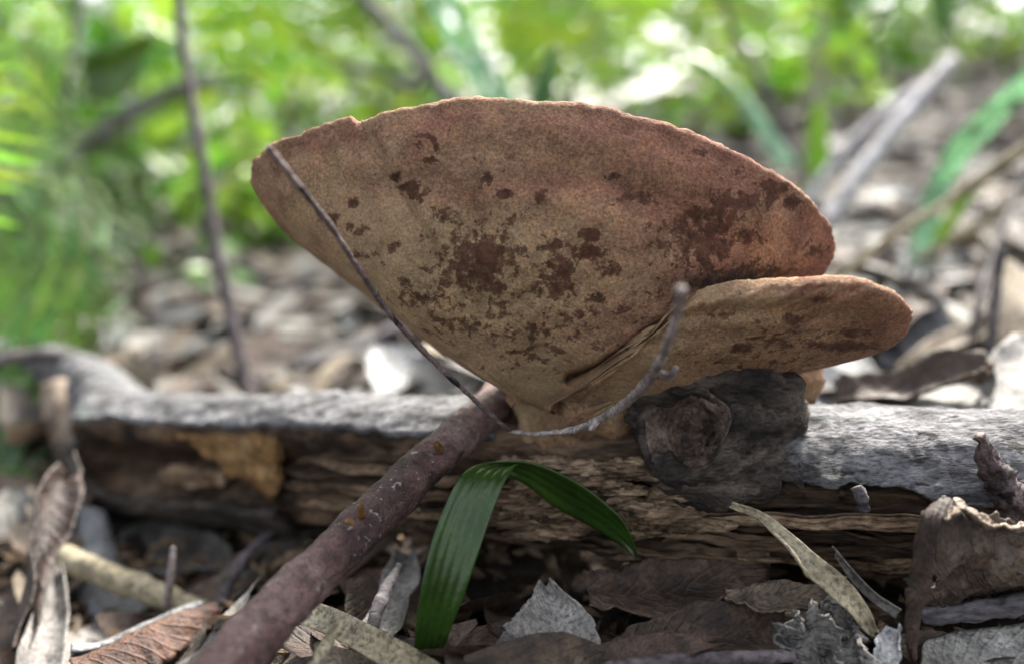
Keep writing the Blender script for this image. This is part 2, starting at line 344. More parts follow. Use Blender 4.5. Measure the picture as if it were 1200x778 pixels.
def seg_d(x, y, a, b):
    vx, vy = b[0] - a[0], b[1] - a[1]; t = max(0, min(1, ((x - a[0]) * vx + (y - a[1]) * vy) / (vx * vx + vy * vy)))
    return math.hypot(x - a[0] - vx * t, y - a[1] - vy * t)
def fan_mesh(bound, apex, ns, nt, bulge, thick_rim, thick_base, back, waves, stains, ruddy, pale, dark_zone, crease=None, groove=None):
    """solid bracket: pore surface from the base to the margin, rounded rim, sterile upper surface behind"""
    B = spline(bound, ns); V = []; U = []; A = {k: [] for k in ('stain', 'ruddy', 'pale', 'dark_zone')}
    prof = [('lo', (i / nt)) for i in range(nt + 1)] + [('rim', k / 6) for k in range(1, 6)] + [('up', 1 - i / 26) for i in range(27)]
    npf = len(prof)
    for i in range(ns):
        s = i / (ns - 1); b = B[i]; a = spline(apex, 3)[0].lerp(Vector(apex[-1]), s)
        wob = waves * (nz((s * 34, 1.3, 0)) * .9 + nz((s * 95, 4.3, 0)) * .5 + nz((s * 11, 7.7, 0)) * .6)
        ends = sm(s / .1) * sm((1 - s) / .08)
        for kind, t in prof:
            te = t if kind != 'rim' else 1
            px = a.x + (b.x - a.x) * te; py = a.y + (b.y - a.y) * te; d = a.z + (b.z - a.z) * te
            dirx, diry = b.x - a.x, b.y - a.y; ln = math.hypot(dirx, diry)
            w = wob * (te ** 10) * ends + .9 * nz((s * 260, 2, 0)) * (te ** 20) * ends
            px += dirx / ln * w; py += diry / ln * w
            d -= bulge * math.sin(math.pi * min(1, te) ** .8) * (.35 + .65 * ends)
            # growth zones and gentle waviness of the pore surface
            d += .0009 * math.sin(te * 26 + nz((s * 5, 0, 2)) * 2) * sm((te - .35) / .5) * ends + .0016 * fr(((b.x - a.x) * te * .012, (b.y - a.y) * te * .012, 3), 1, 4)
            d += .0010 * nz((s * 42, te * 3.5, 9)) * te * te * ends
            if crease:
                cs, ca = crease; dd = (s - cs) / .010
                d += ca * (math.exp(-dd * dd) - .8 * math.exp(-(dd - 2.2) ** 2)) * sm((te - .25) / .5)
            if groove:
                g = min((seg_d(px, py, groove[q], groove[q + 1]) for q in range(len(groove) - 1)))
                d += .020 * math.exp(-(g / 5.0) ** 2)
            p = W(px, py, d)
            th = thick_base + (thick_rim - thick_base) * sm(te / .95)
            bk = (Vector((0, back[0], back[1]))).normalized()
            if kind == 'rim':
                ang = math.pi * t; out = (W(px + dirx / ln * 10, py + diry / ln * 10, d) - W(px, py, d)).normalized()
                p = p + bk * th * (1 - math.cos(ang)) / 2 + out * math.sin(ang) * th * .55
                p += out * .0007 * nz((s * 160, t * 3, 0))
            elif kind == 'up':
                p = p + bk * th + bk * (.0016 * fr((s * 9, t * 6, 5), 1, 3) - .0015 * math.sin(math.pi * t))
            V.append(p); U.append((s, te if kind == 'lo' else 1.0 + (.1 if kind == 'up' else .03)))
            st = 0
            if kind == 'lo':
                for (x, y, rx, ry, k) in stains:
                    q = ((px - x) / rx) ** 2 + ((py - y) / ry) ** 2
                    if q < 9: st = max(st, k * math.exp(-q * .42))
            A['stain'].append(st); A['ruddy'].append(ruddy(px, py, te)); A['pale'].append(pale(px, py, te, s)); A['dark_zone'].append(dark_zone(px, py, te))
    F = []
    for i in range(ns - 1):
        for j in range(npf - 1):
            F.append((i * npf + j, i * npf + j + 1, (i + 1) * npf + j + 1, (i + 1) * npf + j))
    F.append(tuple(range(npf - 1, -1, -1))); F.append(tuple((ns - 1) * npf + j for j in range(npf)))
    for i in range(ns - 1): F.append((i * npf, (i + 1) * npf, (i + 1) * npf + npf - 1, i * npf + npf - 1))
    return V, F, U, A
root_f = W(650, 515, .268)
fungus = thing('bracket_fungus', 'large brown bracket fungus with dark blotches growing from the log', 'fungus', root_f)
ga = lambda v, c, w: math.exp(-((v - c) / w) ** 2)
V, F, U, A = fan_mesh(CAP, [(608, 470, .266), (640, 480, .266)], 420, 170, .016, .0035, .036, (.9, .42), 4.2, STAINS,
    lambda x, y, t: .10 + .22 * sm((x - 560) / 260) + .20 * sm((t - .45) / .5) - .25 * ga(y, 300, 90) * ga(x, 520, 160) + .14 * ga(t, .97, .025) + .16 * ga(t, .74 + .02 * math.sin(x * .02), .04) * ga(x, 640, 230) - .22 * ga(t, .86, .05) * ga(x, 620, 130) - .12 * ga(t, .84, .05) * ga(x, 380, 60),
    lambda x, y, t, s: .55 * ga(t, .05, .16) + .5 * ga(s, .405, .006) * sm((t - .3) / .3) + .22 * ga(x, 450, 60) * ga(y, 290, 60) + .4 * ga(s, .22, .12) * ga(t, .55, .3),
    lambda x, y, t: 1.3 * ga(y, 328 - (x - 850) * .05, 15) * ga(x, 850, 62) + .35 * ga(y, 205, 14) * ga(x, 610, 220), crease=(.402, .0008), groove=[(668, 444), (700, 434), (732, 414), (760, 392), (790, 376), (812, 354), (880, 338), (935, 334)])  # last mask: near-black area above the lobe's edge, faint dark band across the cap
cap = part('upper_cap', fungus, V, F, M['cap'], U, attr=A)
LOBE = [(652, 470, .262), (690, 446, .253), (735, 414, .245), (778, 388, .238), (805, 358, .233), (850, 343, .230), (905, 337, .226), (950, 335, .224), (990, 334, .224),
        (1022, 342, .226), (1050, 356, .231), (1062, 373, .237), (1056, 396, .245), (1030, 414, .252), (980, 428, .257), (920, 441, .260), (860, 447, .261), (800, 452, .262), (745, 470, .263), (705, 492, .264), (668, 500, .265)]
LST = [(985, 405, 34, 5, 1.2), (870, 408, 12, 5, 1), (935, 375, 14, 6, .8), (960, 352, 12, 6, .7), (905, 400, 26, 9, .6), (1000, 390, 16, 5, .9), (840, 368, 14, 4, .8), (900, 428, 60, 5, .5), (780, 415, 20, 5, .5), (930, 395, 60, 22, .35)]
V, F, U, A = fan_mesh(LOBE, [(672, 474, .262), (676, 480, .262)], 300, 90, .004, .0036, .014, (.9, .45), 2.6, LST,
    lambda x, y, t: .12 + .25 * sm((x - 900) / 120) + .2 * sm((t - .85) / .1), lambda x, y, t, s: .45 * ga(x, 740, 50) + .3 * ga(y, 350, 9) * ga(x, 850, 60), lambda x, y, t: 0)
part('lower_lobe', fungus, V, F, M['lobe'], U, attr=A)
def blob(c, r, n=28, m=18, amp=.25, fs=1.6, seed=0):
    V = []; U = []; F = []
    for i in range(m + 1):
        ph = math.pi * i / m
        for j in range(n):
            th = 2 * math.pi * j / n
            dr = Vector((math.sin(ph) * math.cos(th), math.sin(ph) * math.sin(th), math.cos(ph)))
            k = 1 + amp * fr(dr * fs + Vector((seed, seed * 2, 0)), 1, 5)
            V.append(c + Vector((dr.x * r[0], dr.y * r[1], dr.z * r[2])) * k); U.append((j / n, i / m))
    for i in range(m):
        for j in range(n):
            F.append((i * n + j, (i + 1) * n + j, (i + 1) * n + (j + 1) % n, i * n + (j + 1) % n))
    return V, F, U
# stalk: gathers both caps and spreads onto the bark
st_pts = [W(638, 425, .286), W(645, 452, .2815), W(652, 478, .2795), W(660, 503, .282), W(668, 540, .292)]
V, F, U = tube(st_pts, [.0130, .0132, .0130, .0140, .016], 70, 72, .0014, 120, fibre=.0022)
n_ = len(V); Z = [0.0] * n_
part('stalk', fungus, V, F, M['lobe'], U, attr={'stain': Z, 'ruddy': [.22 - .3 * sm((630 - proj(v)[0]) / 25) for v in V], 'pale': [.08 + .4 * sm((640 - proj(v)[0]) / 25) for v in V], 'dark_zone': Z})
V, F, U = tube([W(655, 484, .268), W(700, 480, .270), W(760, 462, .272), W(815, 448, .274)], [.008, .0085, .008, .006], 40, 30, .002, 140)
n_ = len(V); Z = [0.0] * n_
part('stalk_ridge', fungus, V, F, M['lobe'], U, attr={'stain': [.25] * n_, 'ruddy': [.2] * n_, 'pale': Z, 'dark_zone': Z})
V, F, U = blob(W(925, 448, .281), (.0105, .006, .0085), amp=.35, seed=3)
n_ = len(V); Z = [0.0] * n_
part('hind_lobe', fungus, V, F, M['lobe'], U, attr={'stain': [.1] * n_, 'ruddy': [.1] * n_, 'pale': [.2] * n_, 'dark_zone': Z})

# ------------------------------------------------------------------ fallen log
AX = [W(1420, 592, .262), W(1200, 585, .266), W(1050, 580, .270), W(900, 574, .275), W(760, 568, .282), W(620, 560, .292), W(480, 552, .310), W(340, 542, .342), W(220, 536, .376), W(128, 530, .402)]
NL = 420
LC = spline(AX, NL); RL = .0262
def log_frame(i):
    t = (LC[min(i + 1, NL - 1)] - LC[max(i - 1, 0)]).normalized()      # towards the left end
    up = Vector((0, 0, 1)); up = (up - t * up.dot(t)).normalized()
    fwd = up.cross(t).normalized()
    if fwd.y > 0: fwd = -fwd                                           # faces the open side
    return t, up, fwd
LF = [log_frame(i) for i in range(NL)]
LX = [proj(c)[0] for c in LC]                                          # bearing of each ring along the log
base = LC[NL // 2].copy(); base.z -= RL
log = thing('fallen_log', 'grey barked rotting log lying across the forest floor', 'log', base)
def log_pt(i, a, r):
    t, up, fw = LF[i]                                                  # a: 0 top, 90 front, 180 under, degrees
    return LC[i] + up * math.cos(R(a)) * r + fw * math.sin(R(a)) * r
def lrad(i): return RL * (1 + .05 * nz((LC[i].x * 22, 3, 1)) + .0 * i)
# wood core, fibrous and eroded at the front
V = []; U = []; F = []; NA = 150
for i in range(NL):
    hollow = sm((420 - LX[i]) / 60) * sm((LX[i] - 128) / 30)
    for j in range(NA):
        a = 360 * j / NA; r = lrad(i) - .0022
        fr_ = sm((a - 38) / 25) * sm((200 - a) / 25)
        x = LC[i].x
        fib = fr((x * 9, a * .13, 2), 1, 5); big = fr((x * 26, a * .03, 8), 1, 4)
        lay = math.floor((a * .085 + big * 1.6)) % 2
        r -= fr_ * (.0034 + .0035 * fib + .0032 * big + .0022 * lay)
        r -= fr_ * hollow * .0125 * sm((a - 48) / 14) * sm((128 - a) / 14) * (1.1 + .5 * big)
        V.append(log_pt(i, a, r)); U.append((i / NL * 5, j / NA))
    if i:
        for j in range(NA):
            k = (j + 1) % NA
            F.append(((i - 1) * NA + j, i * NA + j, i * NA + k, (i - 1) * NA + k))
F.append(tuple(range(NA))); F.append(tuple((NL - 1) * NA + j for j in range(NA - 1, -1, -1)))
part('rotten_core', log, V, F, M['wood'], U)
def bark_sheet(name, i0, i1, a0, a1, lift, th, mt, rag=9, na=46, rs=1.0, rough=.0013, seed=0):
    """curved plate of bark with torn edges; a0, a1 give the edge angles as functions of the bearing"""
    V = []; U = []; F = []; n = i1 - i0 + 1; half = na + 1
    for side in (0, 1):
        for i in range(i0, i1 + 1):
            x = LC[i].x; bx = LX[i]
            e0 = a0(bx) + rag * fr((x * 60 * rs, 1 + seed, 0), 1, 5); e1 = a1(bx) + rag * fr((x * 60 * rs, 9 + seed, 0), 1, 5)
            for j in range(half):
                v = j / na; a = e0 + (e1 - e0) * v
                r = lrad(i) + lift + rough * fr((x * 60, a * .05, 1 + seed), 1, 5) + rough * .5 * fr((x * 40, a * .4, 6), 1, 3)
                r += .0012 * sm((v - .9) / .1) * nz((x * 120, 0, 3))
                V.append(log_pt(i, a, r - th * side)); U.append((x, v))
    S = n * half
    for i in range(n - 1):
        for j in range(na):
            q = (i * half + j, (i + 1) * half + j, (i + 1) * half + j + 1, i * half + j + 1)
            F.append(q); F.append(tuple(S + k for k in reversed(q)))
        for j in (0, na):
            p, q = i * half + j, (i + 1) * half + j
            F.append((q, p, p + S, q + S) if j == 0 else (p, q, q + S, p + S))
    for i in (0, n - 1):
        for j in range(na):
            p, q = i * half + j, i * half + j + 1
            F.append((p, q, q + S, p + S) if i == 0 else (q, p, p + S, q + S))
    return part(name, log, V, F, mt, U)
idx = lambda bx: min(range(NL), key=lambda i: abs(LX[i] - bx))
bark_sheet('bark', 0, idx(898), lambda b: -95, lambda b: 62 + 12 * sm((b - 960) / 180) - 8 * sm((940 - b) / 60), .0004, .0032, M['bark'], 8)
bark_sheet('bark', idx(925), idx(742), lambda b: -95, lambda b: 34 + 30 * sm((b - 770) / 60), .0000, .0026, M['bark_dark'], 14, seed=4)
bark_sheet('bark', idx(604), NL - 1, lambda b: -95, lambda b: 42 - 4 * sm((300 - b) / 100), .0004, .0034, M['bark'], 7, seed=8)
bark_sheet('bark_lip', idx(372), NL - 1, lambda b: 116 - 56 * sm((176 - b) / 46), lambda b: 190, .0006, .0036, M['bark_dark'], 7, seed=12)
# orange rotten patch standing in the hollow, smaller pale one beside it
def patch(name, bx0, bx1, a0, a1, dr, mt, th=.003, seed=0, n=34, m=22):
    V = []; U = []; F = []; i0, i1 = idx(bx1), idx(bx0)
    for side in (0, 1):
        for p in range(n):
            u = p / (n - 1); i = int(i0 + (i1 - i0) * u)
            sq = math.sqrt(max(0, 1 - abs(2 * u - 1) ** 3.2))
            for q in range(m):
                v = q / (m - 1); am = (a0 + a1) / 2 + 7 * fr((u * 3, seed, 1), 1, 3)
                a = am + (v - .5) * (a1 - a0) * max(.06, sq) * (1 + .25 * fr((u * 5, seed + (v > .5) * 3, 7), 1, 4))
                r = lrad(i) + dr + .0012 * fr((u * 6, v * 4, seed), 1, 4) - th * side
                V.append(log_pt(i, a, r)); U.append((u, v))
    S = n * m
    for p in range(n - 1):
        for q in range(m - 1):
            f = (p * m + q, (p + 1) * m + q, (p + 1) * m + q + 1, p * m + q + 1); F.append(f); F.append(tuple(S + k for k in reversed(f)))
        for q in (0, m - 1):
            a, b = p * m + q, (p + 1) * m + q; F.append((a, b, b + S, a + S))
    for p in (0, n - 1):
        for q in range(m - 1):
            a, b = p * m + q, p * m + q + 1; F.append((a, b, b + S, a + S))
    return part(name, log, V, F, mt, U)
V = []; U = []; F = []; n, m = 60, 26                                  # orange curtain of rot hanging from the bark edge
for side in (0, 1):
    for p in range(n):
        u = p / (n - 1); i = idx(236 + 138 * u); e = 50 + 66 * sm((u - .12) / .75) * (1 - .75 * sm((u - .9) / .1)) + 14 * fr((u * 7, 3, 1), 1, 5)
        for q in range(m):
            v = q / (m - 1); a = 36 + (e - 36) * v
            V.append(log_pt(i, a, lrad(i) - .0036 - .005 * sm((a - 48) / 30) + .0018 * fr((u * 5, a * .06, 4), 1, 5) - .003 * side)); U.append((u, v))
S = n * m
for p in range(n - 1):
    for q in range(m - 1):
        f = (p * m + q, (p + 1) * m + q, (p + 1) * m + q + 1, p * m + q + 1); F.append(f); F.append(tuple(S + k for k in reversed(f)))
    for q in (0, m - 1): F.append((p * m + q, (p + 1) * m + q, (p + 1) * m + q + S, p * m + q + S))
for p in (0, n - 1):
    for q in range(m - 1): F.append((p * m + q, p * m + q + 1, p * m + q + 1 + S, p * m + q + S))
tag(part('rot_patch', log, V, F, M['orange_wood'], U), 'orange brown rotten patch in the hollow side')
patch('rot_patch', 226, 300, 84, 112, -.0090, M['wood_tan'], .003, 5)
# splintered layers of wood on the open front
rnd = random.Random(5)
for k, (b0, b1, a, w, lift) in enumerate([(820, 1230, 88, 9, .0006), (900, 1200, 100, 8, .0000), (780, 1080, 108, 9, .0004), (860, 1240, 119, 9, .0006), (700, 980, 124, 8, -.0004), (930, 1230, 132, 9, .0002),
                                          (640, 860, 92, 12, .0012), (600, 800, 107, 11, .0004), (560, 760, 122, 10, -.0006), (690, 900, 141, 12, .0), (400, 600, 70, 9, -.0012), (385, 580, 88, 10, -.0018), (400, 570, 106, 9, -.002), (430, 640, 122, 10, -.001)]):
    patch('wood_splinter', b0, b1, a - w / 2, a + w / 2, lift - .0012, M['wood'] if k % 3 else M['wood_tan'], .003, 20 + k, 60, 9)
# crumbling tan chunks under the fungus
for k in range(70):
    bx = rnd.uniform(628, 800); a = rnd.uniform(56, 108) - (bx - 640) * .05
    i = idx(bx); s = rnd.uniform(.0016, .0042)
    V, F, U = blob(log_pt(i, a, lrad(i) + rnd.uniform(-.003, .001)), (s * rnd.uniform(1.4, 3.4), s, s * rnd.uniform(.4, .8)), 16, 11, 1.0, 2.6, k)
    part('wood_crumb', log, V, F, M['wood_tan'])
# knot: collar of dark bark with ringed, sunken face
kc = W(804, 503, .2515); kf = (Vector((0, 0, CAM_Z + .02)) - kc).normalized(); kf = (kf + Vector((-.35, 0, .12))).normalized()
kx = kf.cross(Vector((0, 0, 1))).normalized(); kx = -kx; ky = kf.cross(kx).normalized()
if ky.z < 0: ky = -ky
V = []; U = []; F = []; prof = []
for q in range(46):
    t = q / 45
    if t < .55:                                    # sunken face with growth rings
        u = t / .55; r = .0118 * u; h = -.0075 + .0075 * sm((u - .35) / .65) + .0011 * math.sin(u * 20)
    elif t < .68:
        u = (t - .55) / .13; r = .0118 + .0030 * u; h = .0016 * math.sin(u * math.pi)
    else:
        u = (t - .68) / .32; r = .0148 + .0105 * u; h = -.0215 * u ** .95 - .0014 * math.sin(u * 9)
    prof.append((r, h))
NS = 90
for q, (r, h) in enumerate(prof):
    for j in range(NS):
        th = 2 * math.pi * j / NS
        lop = 1 + .20 * nz((math.cos(th) * 1.3, math.sin(th) * 1.3, 2)) + .03 * nz((math.cos(th) * 6, math.sin(th) * 6, q * .1))
        am = .0022 if q > 30 else .0022 if q < 15 else .0007; st_ = 1 + (.08 * max(0, math.cos(th)) if q > 28 else 0)
        p = kc + kx * r * lop * math.cos(th) * 1.0 * st_ + ky * r * lop * math.sin(th) * 1.12 + kf * h
        p += (kf + kx * .3) * am * fr(p, 330, 6) * 1.2
        V.append(p); U.append((j / NS, q / 45))
for q in range(45):
    for j in range(NS):
        k = (j + 1) % NS; F.append((q * NS + j, q * NS + k, (q + 1) * NS + k, (q + 1) * NS + j))
kn = part('knot', log, V[:26 * NS], [f for f in F if max(f) < 26 * NS], M['knot'], U[:26 * NS])
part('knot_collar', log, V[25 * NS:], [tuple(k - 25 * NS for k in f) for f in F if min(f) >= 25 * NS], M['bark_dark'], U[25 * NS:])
# bark swelling round the knot
V, F, U = tube([W(925, 500, .262), W(905, 462, .258), W(860, 446, .256), (W(805, 448, .258)), W(765, 466, .260), W(750, 500, .262)], [.005, .008, .0085, .006, .0045, .004], 60, 22, .003, 160)
part('bark_fold', log, V, F, M['bark_dark'], U)
V, F, U = tube([W(760, 545, .256), W(815, 568, .254), W(870, 560, .255), W(925, 525, .262)], [.004, .006, .008, .007], 50, 22, .003, 160)
part('bark_fold', log, V, F, M['bark_dark'], U)
# side limb leaving the far end
V, F, U = tube([W(150, 520, .405), W(128, 478, .425), W(105, 450, .45), W(60, 430, .50), W(-20, 415, .56)], [.024, .017, .0135, .012, .011], 60, 30, .0016, 90)
part('limb', log, V, F, M['bark'], U)
# crust of bark broken off at the right
V, F, U = tube([W(1146, 510, .236), W(1165, 548, .238), W(1190, 590, .243), W(1230, 640, .25)], [.0009, .0032, .0046, .005], 70, 26, .0016, 300, fibre=.0012)
solo('bark_shard', V, F, M['twig_dark'], 'dark broken bark shard leaning against the grey log near its curled leaf', 'bark', U)
V, F, U = tube([W(1003, 570, .243), W(1009, 582, .2425), W(1013, 596, .244)], [.0014, .0018, .0013], 14, 9, .0008, 400)
solo('bark_flake', V, F, M['twig_grey'], 'tiny grey flake hanging below the torn bark edge', 'bark', U)

# ------------------------------------------------------------------ sticks and twigs at the fungus
V, F, U = tube([W(222, 830, .190), W(300, 742, .207), W(400, 640, .229), W(500, 545, .255), W(560, 490, .276), W(605, 448, .300), W(650, 408, .325)], [.0066, .0064, .0062, .0060, .0061, .0062, .006], 200, 44, .0009, 150, fibre=.0003)
sk = thing('reddish_stick', 'thick reddish brown stick leaning over the log under the fungus', 'stick', W(222, 830, .190))
part('shaft', sk, V, F, M['stick'], U)
for pts, r in (([W(424, 604, .224), W(423, 596, .221), W(425, 588, .220)], [.0012, .0009, .0004]), ([W(412, 612, .224), W(406, 610, .222)], [.001, .0006]), ([W(515, 527, .252), W(511, 519, .249)], [.0013, .0008])):
    V, F, U = tube(pts, r, 10, 8, .0002, 500); part('bud_stub', sk, V, F, M['orange_wood'], U)
V, F, U = tube([W(314, 172, .196), W(345, 212, .203), W(385, 262, .213), W(430, 330, .224), W(465, 378, .232), W(510, 425, .241), W(560, 472, .250), W(592, 500, .255), W(600, 504, .257)],
               [.0007, .0008, .0008, .0008, .0008, .00075, .0007, .00065, .0006], 240, 10, .0003, 420)
solo('thin_twig', V, F, M['twig_dark'], 'thin dark speckled twig slanting across the front of the fungus', 'twig', U)
tw = thing('curved_twig', 'pale curved twig rising from the fungus base with rounded tip', 'twig', W(640, 508, .254))
V, F, U = tube([W(596, 505, .257), W(630, 508, .255), W(672, 503, .250), W(705, 490, .243), W(740, 466, .234), W(768, 434, .220), W(785, 395, .202), W(795, 360, .186), W(798, 340, .178)],
               [.0006, .0007, .0009, .0011, .0013, .0013, .0010, .0010, .0012], 120, 12, .0004, 420)
part('shaft', tw, V, F, M['twig_pale'], U)
V, F, U = tube([W(700, 492, .244), W(694, 500, .242), W(690, 504, .241)], [.0012, .0009, .0004], 10, 8); part('spur', tw, V, F, M['twig_pale'], U)
V, F, U = tube([W(770, 438, .225), W(785, 440, .222), W(793, 430, .22)], [.0014, .0011, .0007], 10, 8); part('spur', tw, V, F, M['twig_pale'], U)

# ------------------------------------------------------------------ grass blade in front
gb = thing('grass_blade', 'glossy dark green grass blade bent over in front of the log', 'grass blade', W(505, 770, .236))
V, F, U = loft(PX((485, 790, .232), (488, 735, .226), (496, 680, .224), (508, 630, .226), (524, 588, .231), (538, 560, .237), (552, 546, .244), (566, 541, .252)),
               PX((515, 792, .236), (526, 745, .230), (545, 695, .228), (562, 645, .230), (577, 600, .235), (591, 566, .241), (602, 547, .247), (610, 540, .254)), 60, 25, .0012, ribs=5, riba=.00016, thick=.0004)
part('blade', gb, V, F, M['grass'], U)
V, F, U = loft(PX((566, 541, .2535), (622, 543, .250), (672, 564, .247), (708, 590, .246), (732, 615, .247), (746, 652, .250)),
               PX((574, 548, .2515), (612, 566, .256), (650, 594, .256), (690, 616, .255), (722, 636, .253), (745, 654, .250)), 44, 19, .001, ribs=4, riba=.00014, thick=.0004)
part('drooping_tip', gb, V, F, M['grass'], U)
# ------------------------------------------------------------------ litter pieces one can tell apart in front
def lf(name, A, B, mk, label, cat='leaf', **k):
    V, F, U = loft(PX(*A), PX(*B), **k); return solo(name, V, F, M[mk], label, cat, U)
lf('straw_blade', [(330, 690, .25), (400, 715, .236), (460, 745, .228), (540, 790, .22)], [(320, 716, .25), (380, 742, .233), (440, 775, .225), (510, 815, .218)], 'straw', 'flat straw coloured dry blade crossing under the reddish stick', 'dry blade', n=40, m=15, bow=.001, ribs=4, riba=.0002, ruf=.0006, rs=30)
V, F, U = tube([W(360, 790, .212), W(378, 762, .216), (W(394, 738, .220)), W(408, 724, .222)], [.0013, .0014, .0015, .0009], 40, 10, .0008, 500)
solo('gnarled_twig', V, F, M['straw'], 'short gnarled olive twig standing on the straw blade', 'twig', U)
lf('dead_leaf', [(578, 765, .236), (596, 735, .236), (615, 705, .240), (632, 676, .246)], [(640, 800, .225), (704, 790, .226), (692, 725, .236), (642, 674, .246)], 'dl_grey', 'broad pale grey dead leaf with dark veins beside the grass blade', n=40, m=31, bow=.0035, ruf=.002, rs=45, rag=.12)
lf('dead_leaf', [(915, 780, .226), (912, 745, .226), (922, 715, .229), (945, 708, .233)], [(985, 800, .222), (984, 765, .222), (972, 725, .226), (955, 703, .232)], 'dl_grey', 'crumpled grey chewed leaf with holes in front of the log', n=80, m=50, bow=.004, ruf=.0042, rs=120, rag=.4)
lf('dead_leaf', [(968, 790, .229), (972, 750, .230), (965, 722, .234), (972, 704, .238)], [(1030, 800, .224), (1022, 765, .226), (1014, 735, .231), (995, 702, .237)], 'dl_grey', 'dark grey crumpled leaf squeezed beside the chewed one', n=80, m=50, bow=.004, ruf=.0045, rs=120, rag=.5)
lf('dry_grass', [(845, 584, .248), (895, 602, .243), (935, 627, .238), (968, 655, .234), (1000, 690, .231), (1026, 728, .229), (1034, 745, .229)],
   [(845, 588, .248), (892, 612, .242), (925, 642, .236), (955, 680, .232), (990, 715, .229), (1018, 744, .228), (1032, 750, .229)], 'straw', 'tan curved dry grass blade arching down from the log', 'dry blade', n=50, m=11, bow=.0012, ribs=3, riba=.0002, ruf=.001, rs=60)
lf('dry_grass', [(974, 640, .246), (1000, 670, .242), (1025, 695, .240), (1056, 715, .238)], [(978, 652, .246), (1000, 682, .242), (1024, 705, .240), (1050, 724, .238)], 'dl_grey', 'narrow grey dry blade lying behind the tan curved one', 'dry blade', n=30, m=7, bow=.0008)
lf('dead_leaf', [(1020, 790, .222), (1035, 765, .224), (1050, 742, .228)], [(1040, 800, .222), (1056, 775, .223), (1062, 738, .227)], 'dl_white', 'small lilac grey leaf scrap below the curled brown leaf', n=20, m=9, bow=.002, ruf=.003, rs=60, rag=.3)
cl = thing('curled_leaf', 'crisp curled brown dead leaf resting against the right of the log', 'leaf', W(1120, 745, .235))
V, F, U = loft(PX((1082, 640, .222), (1090, 608, .221), (1115, 590, .224), (1150, 604, .226), (1200, 616, .229), (1260, 640, .235)),
               PX((1084, 704, .234), (1098, 703, .236), (1124, 700, .238), (1158, 697, .240), (1200, 690, .243), (1260, 690, .248)), 80, 50, -.005, .0030, 85, .14)
part('blade', cl, V, F, M['dl_umber'], U)
V, F, U = loft(PX((1104, 586, .222), (1080, 602, .219), (1070, 640, .219), (1064, 680, .221), (1063, 712, .224), (1067, 770, .228)),
               PX((1118, 592, .220), (1098, 612, .215), (1092, 650, .2185), (1092, 685, .222), (1083, 715, .225), (1072, 775, .228)), 70, 19, .0012, .0010, 90, .25, thick=.0003)
part('folded_edge', cl, V, F, M['dl_brown'], U)
V, F, U = loft(PX((1100, 588, .2225), (1122, 583, .223), (1150, 600, .2245), (1172, 612, .226), (1210, 616, .2285)), PX((1104, 604, .2155), (1126, 594, .2165), (1150, 608, .220), (1172, 618, .222), (1210, 620, .226)), 60, 11, .001, .0014, 190, .7)
part('frayed_rim', cl, V, F, M['dl_tan'], U)
lf('dead_leaf', [(1075, 790, .222), (1085, 752, .232), (1130, 735, .238), (1230, 730, .240)], [(1080, 850, .205), (1130, 840, .205), (1180, 830, .208), (1240, 820, .212)], 'dl_grey', 'thick mottled grey leaf lying flat beneath the curled brown leaf', n=40, m=25, bow=.003, ruf=.0015, rs=40)
V, F, U = tube([W(1080, 722, .240), W(1130, 716, .238), (W(1190, 708, .237)), W(1260, 690, .238)], [.0022, .0028, .003, .003], 50, 14, .0007, 260)
solo('grey_stick', V, F, M['twig_grey'], 'grey stick lying between curled brown leaf and mottled grey leaf', 'stick', U)
# dim leaves tucked under the log
lf('dead_leaf', [(690, 668, .262), (740, 658, .264), (820, 652, .264), (900, 660, .262)], [(690, 712, .250), (760, 716, .248), (830, 705, .249), (905, 690, .252)], 'dl_brown', 'long dark brown leaf tucked flat under the log', n=40, m=19, bow=.003, ruf=.003, rs=50, rag=.2)
lf('dead_leaf', [(700, 770, .232), (740, 728, .242), (820, 705, .248), (920, 700, .248)], [(720, 800, .222), (780, 790, .226), (850, 775, .230), (925, 752, .236)], 'dl_brown', 'wide dusky brown leaf between grey leaf and chewed leaf', n=40, m=25, bow=.004, ruf=.003, rs=40, rag=.15)
lf('dead_leaf', [(850, 690, .250), (890, 683, .250), (935, 682, .250), (985, 690, .248)], [(850, 702, .244), (890, 708, .242), (935, 712, .241), (985, 712, .241)], 'dl_tan', 'tan leaf scrap beneath the torn log behind the chewed leaf', n=30, m=11, bow=.002, ruf=.003, rs=60, rag=.3)
V, F, U = tube([W(690, 790, .222), W(760, 778, .223), W(850, 772, .224), W(930, 768, .225)], [.002, .0022, .002, .0016], 50, 10, .0005, 260)
solo('dark_twig', V, F, M['stem_brown'], 'dark straight twig lying below the dusky brown leaf', 'twig', U)
# left corner: blurred, lower lying pieces
lf('curled_leaf', [(62, 540, .335), (45, 575, .318), (32, 620, .305), (40, 680, .295), (15, 760, .28)], [(84, 520, .345), (98, 560, .335), (92, 610, .320), (62, 660, .305), (35, 770, .28)], 'dl_umber', 'purplish brown curled leaf standing on edge beside the log end', n=40, m=15, bow=-.008, ruf=.004, rs=30)
lf('dead_leaf', [(52, 455, .43), (55, 500, .42), (75, 550, .405), (90, 585, .395)], [(98, 455, .44), (124, 490, .42), (112, 530, .405), (100, 585, .395)], 'dl_tan', 'pale beige leaf leaning upright against the log end', n=30, m=15, bow=.006, ruf=.003, rs=30)
lf('dead_leaf', [(92, 600, .365), (85, 640, .355), (95, 700, .335), (118, 765, .31)], [(125, 604, .365), (142, 650, .355), (172, 700, .335), (178, 755, .31)], 'dl_white', 'bleached bluish white leaf lying beside the reddish stick shadow', n=30, m=17, bow=.004, ruf=.003, rs=30)
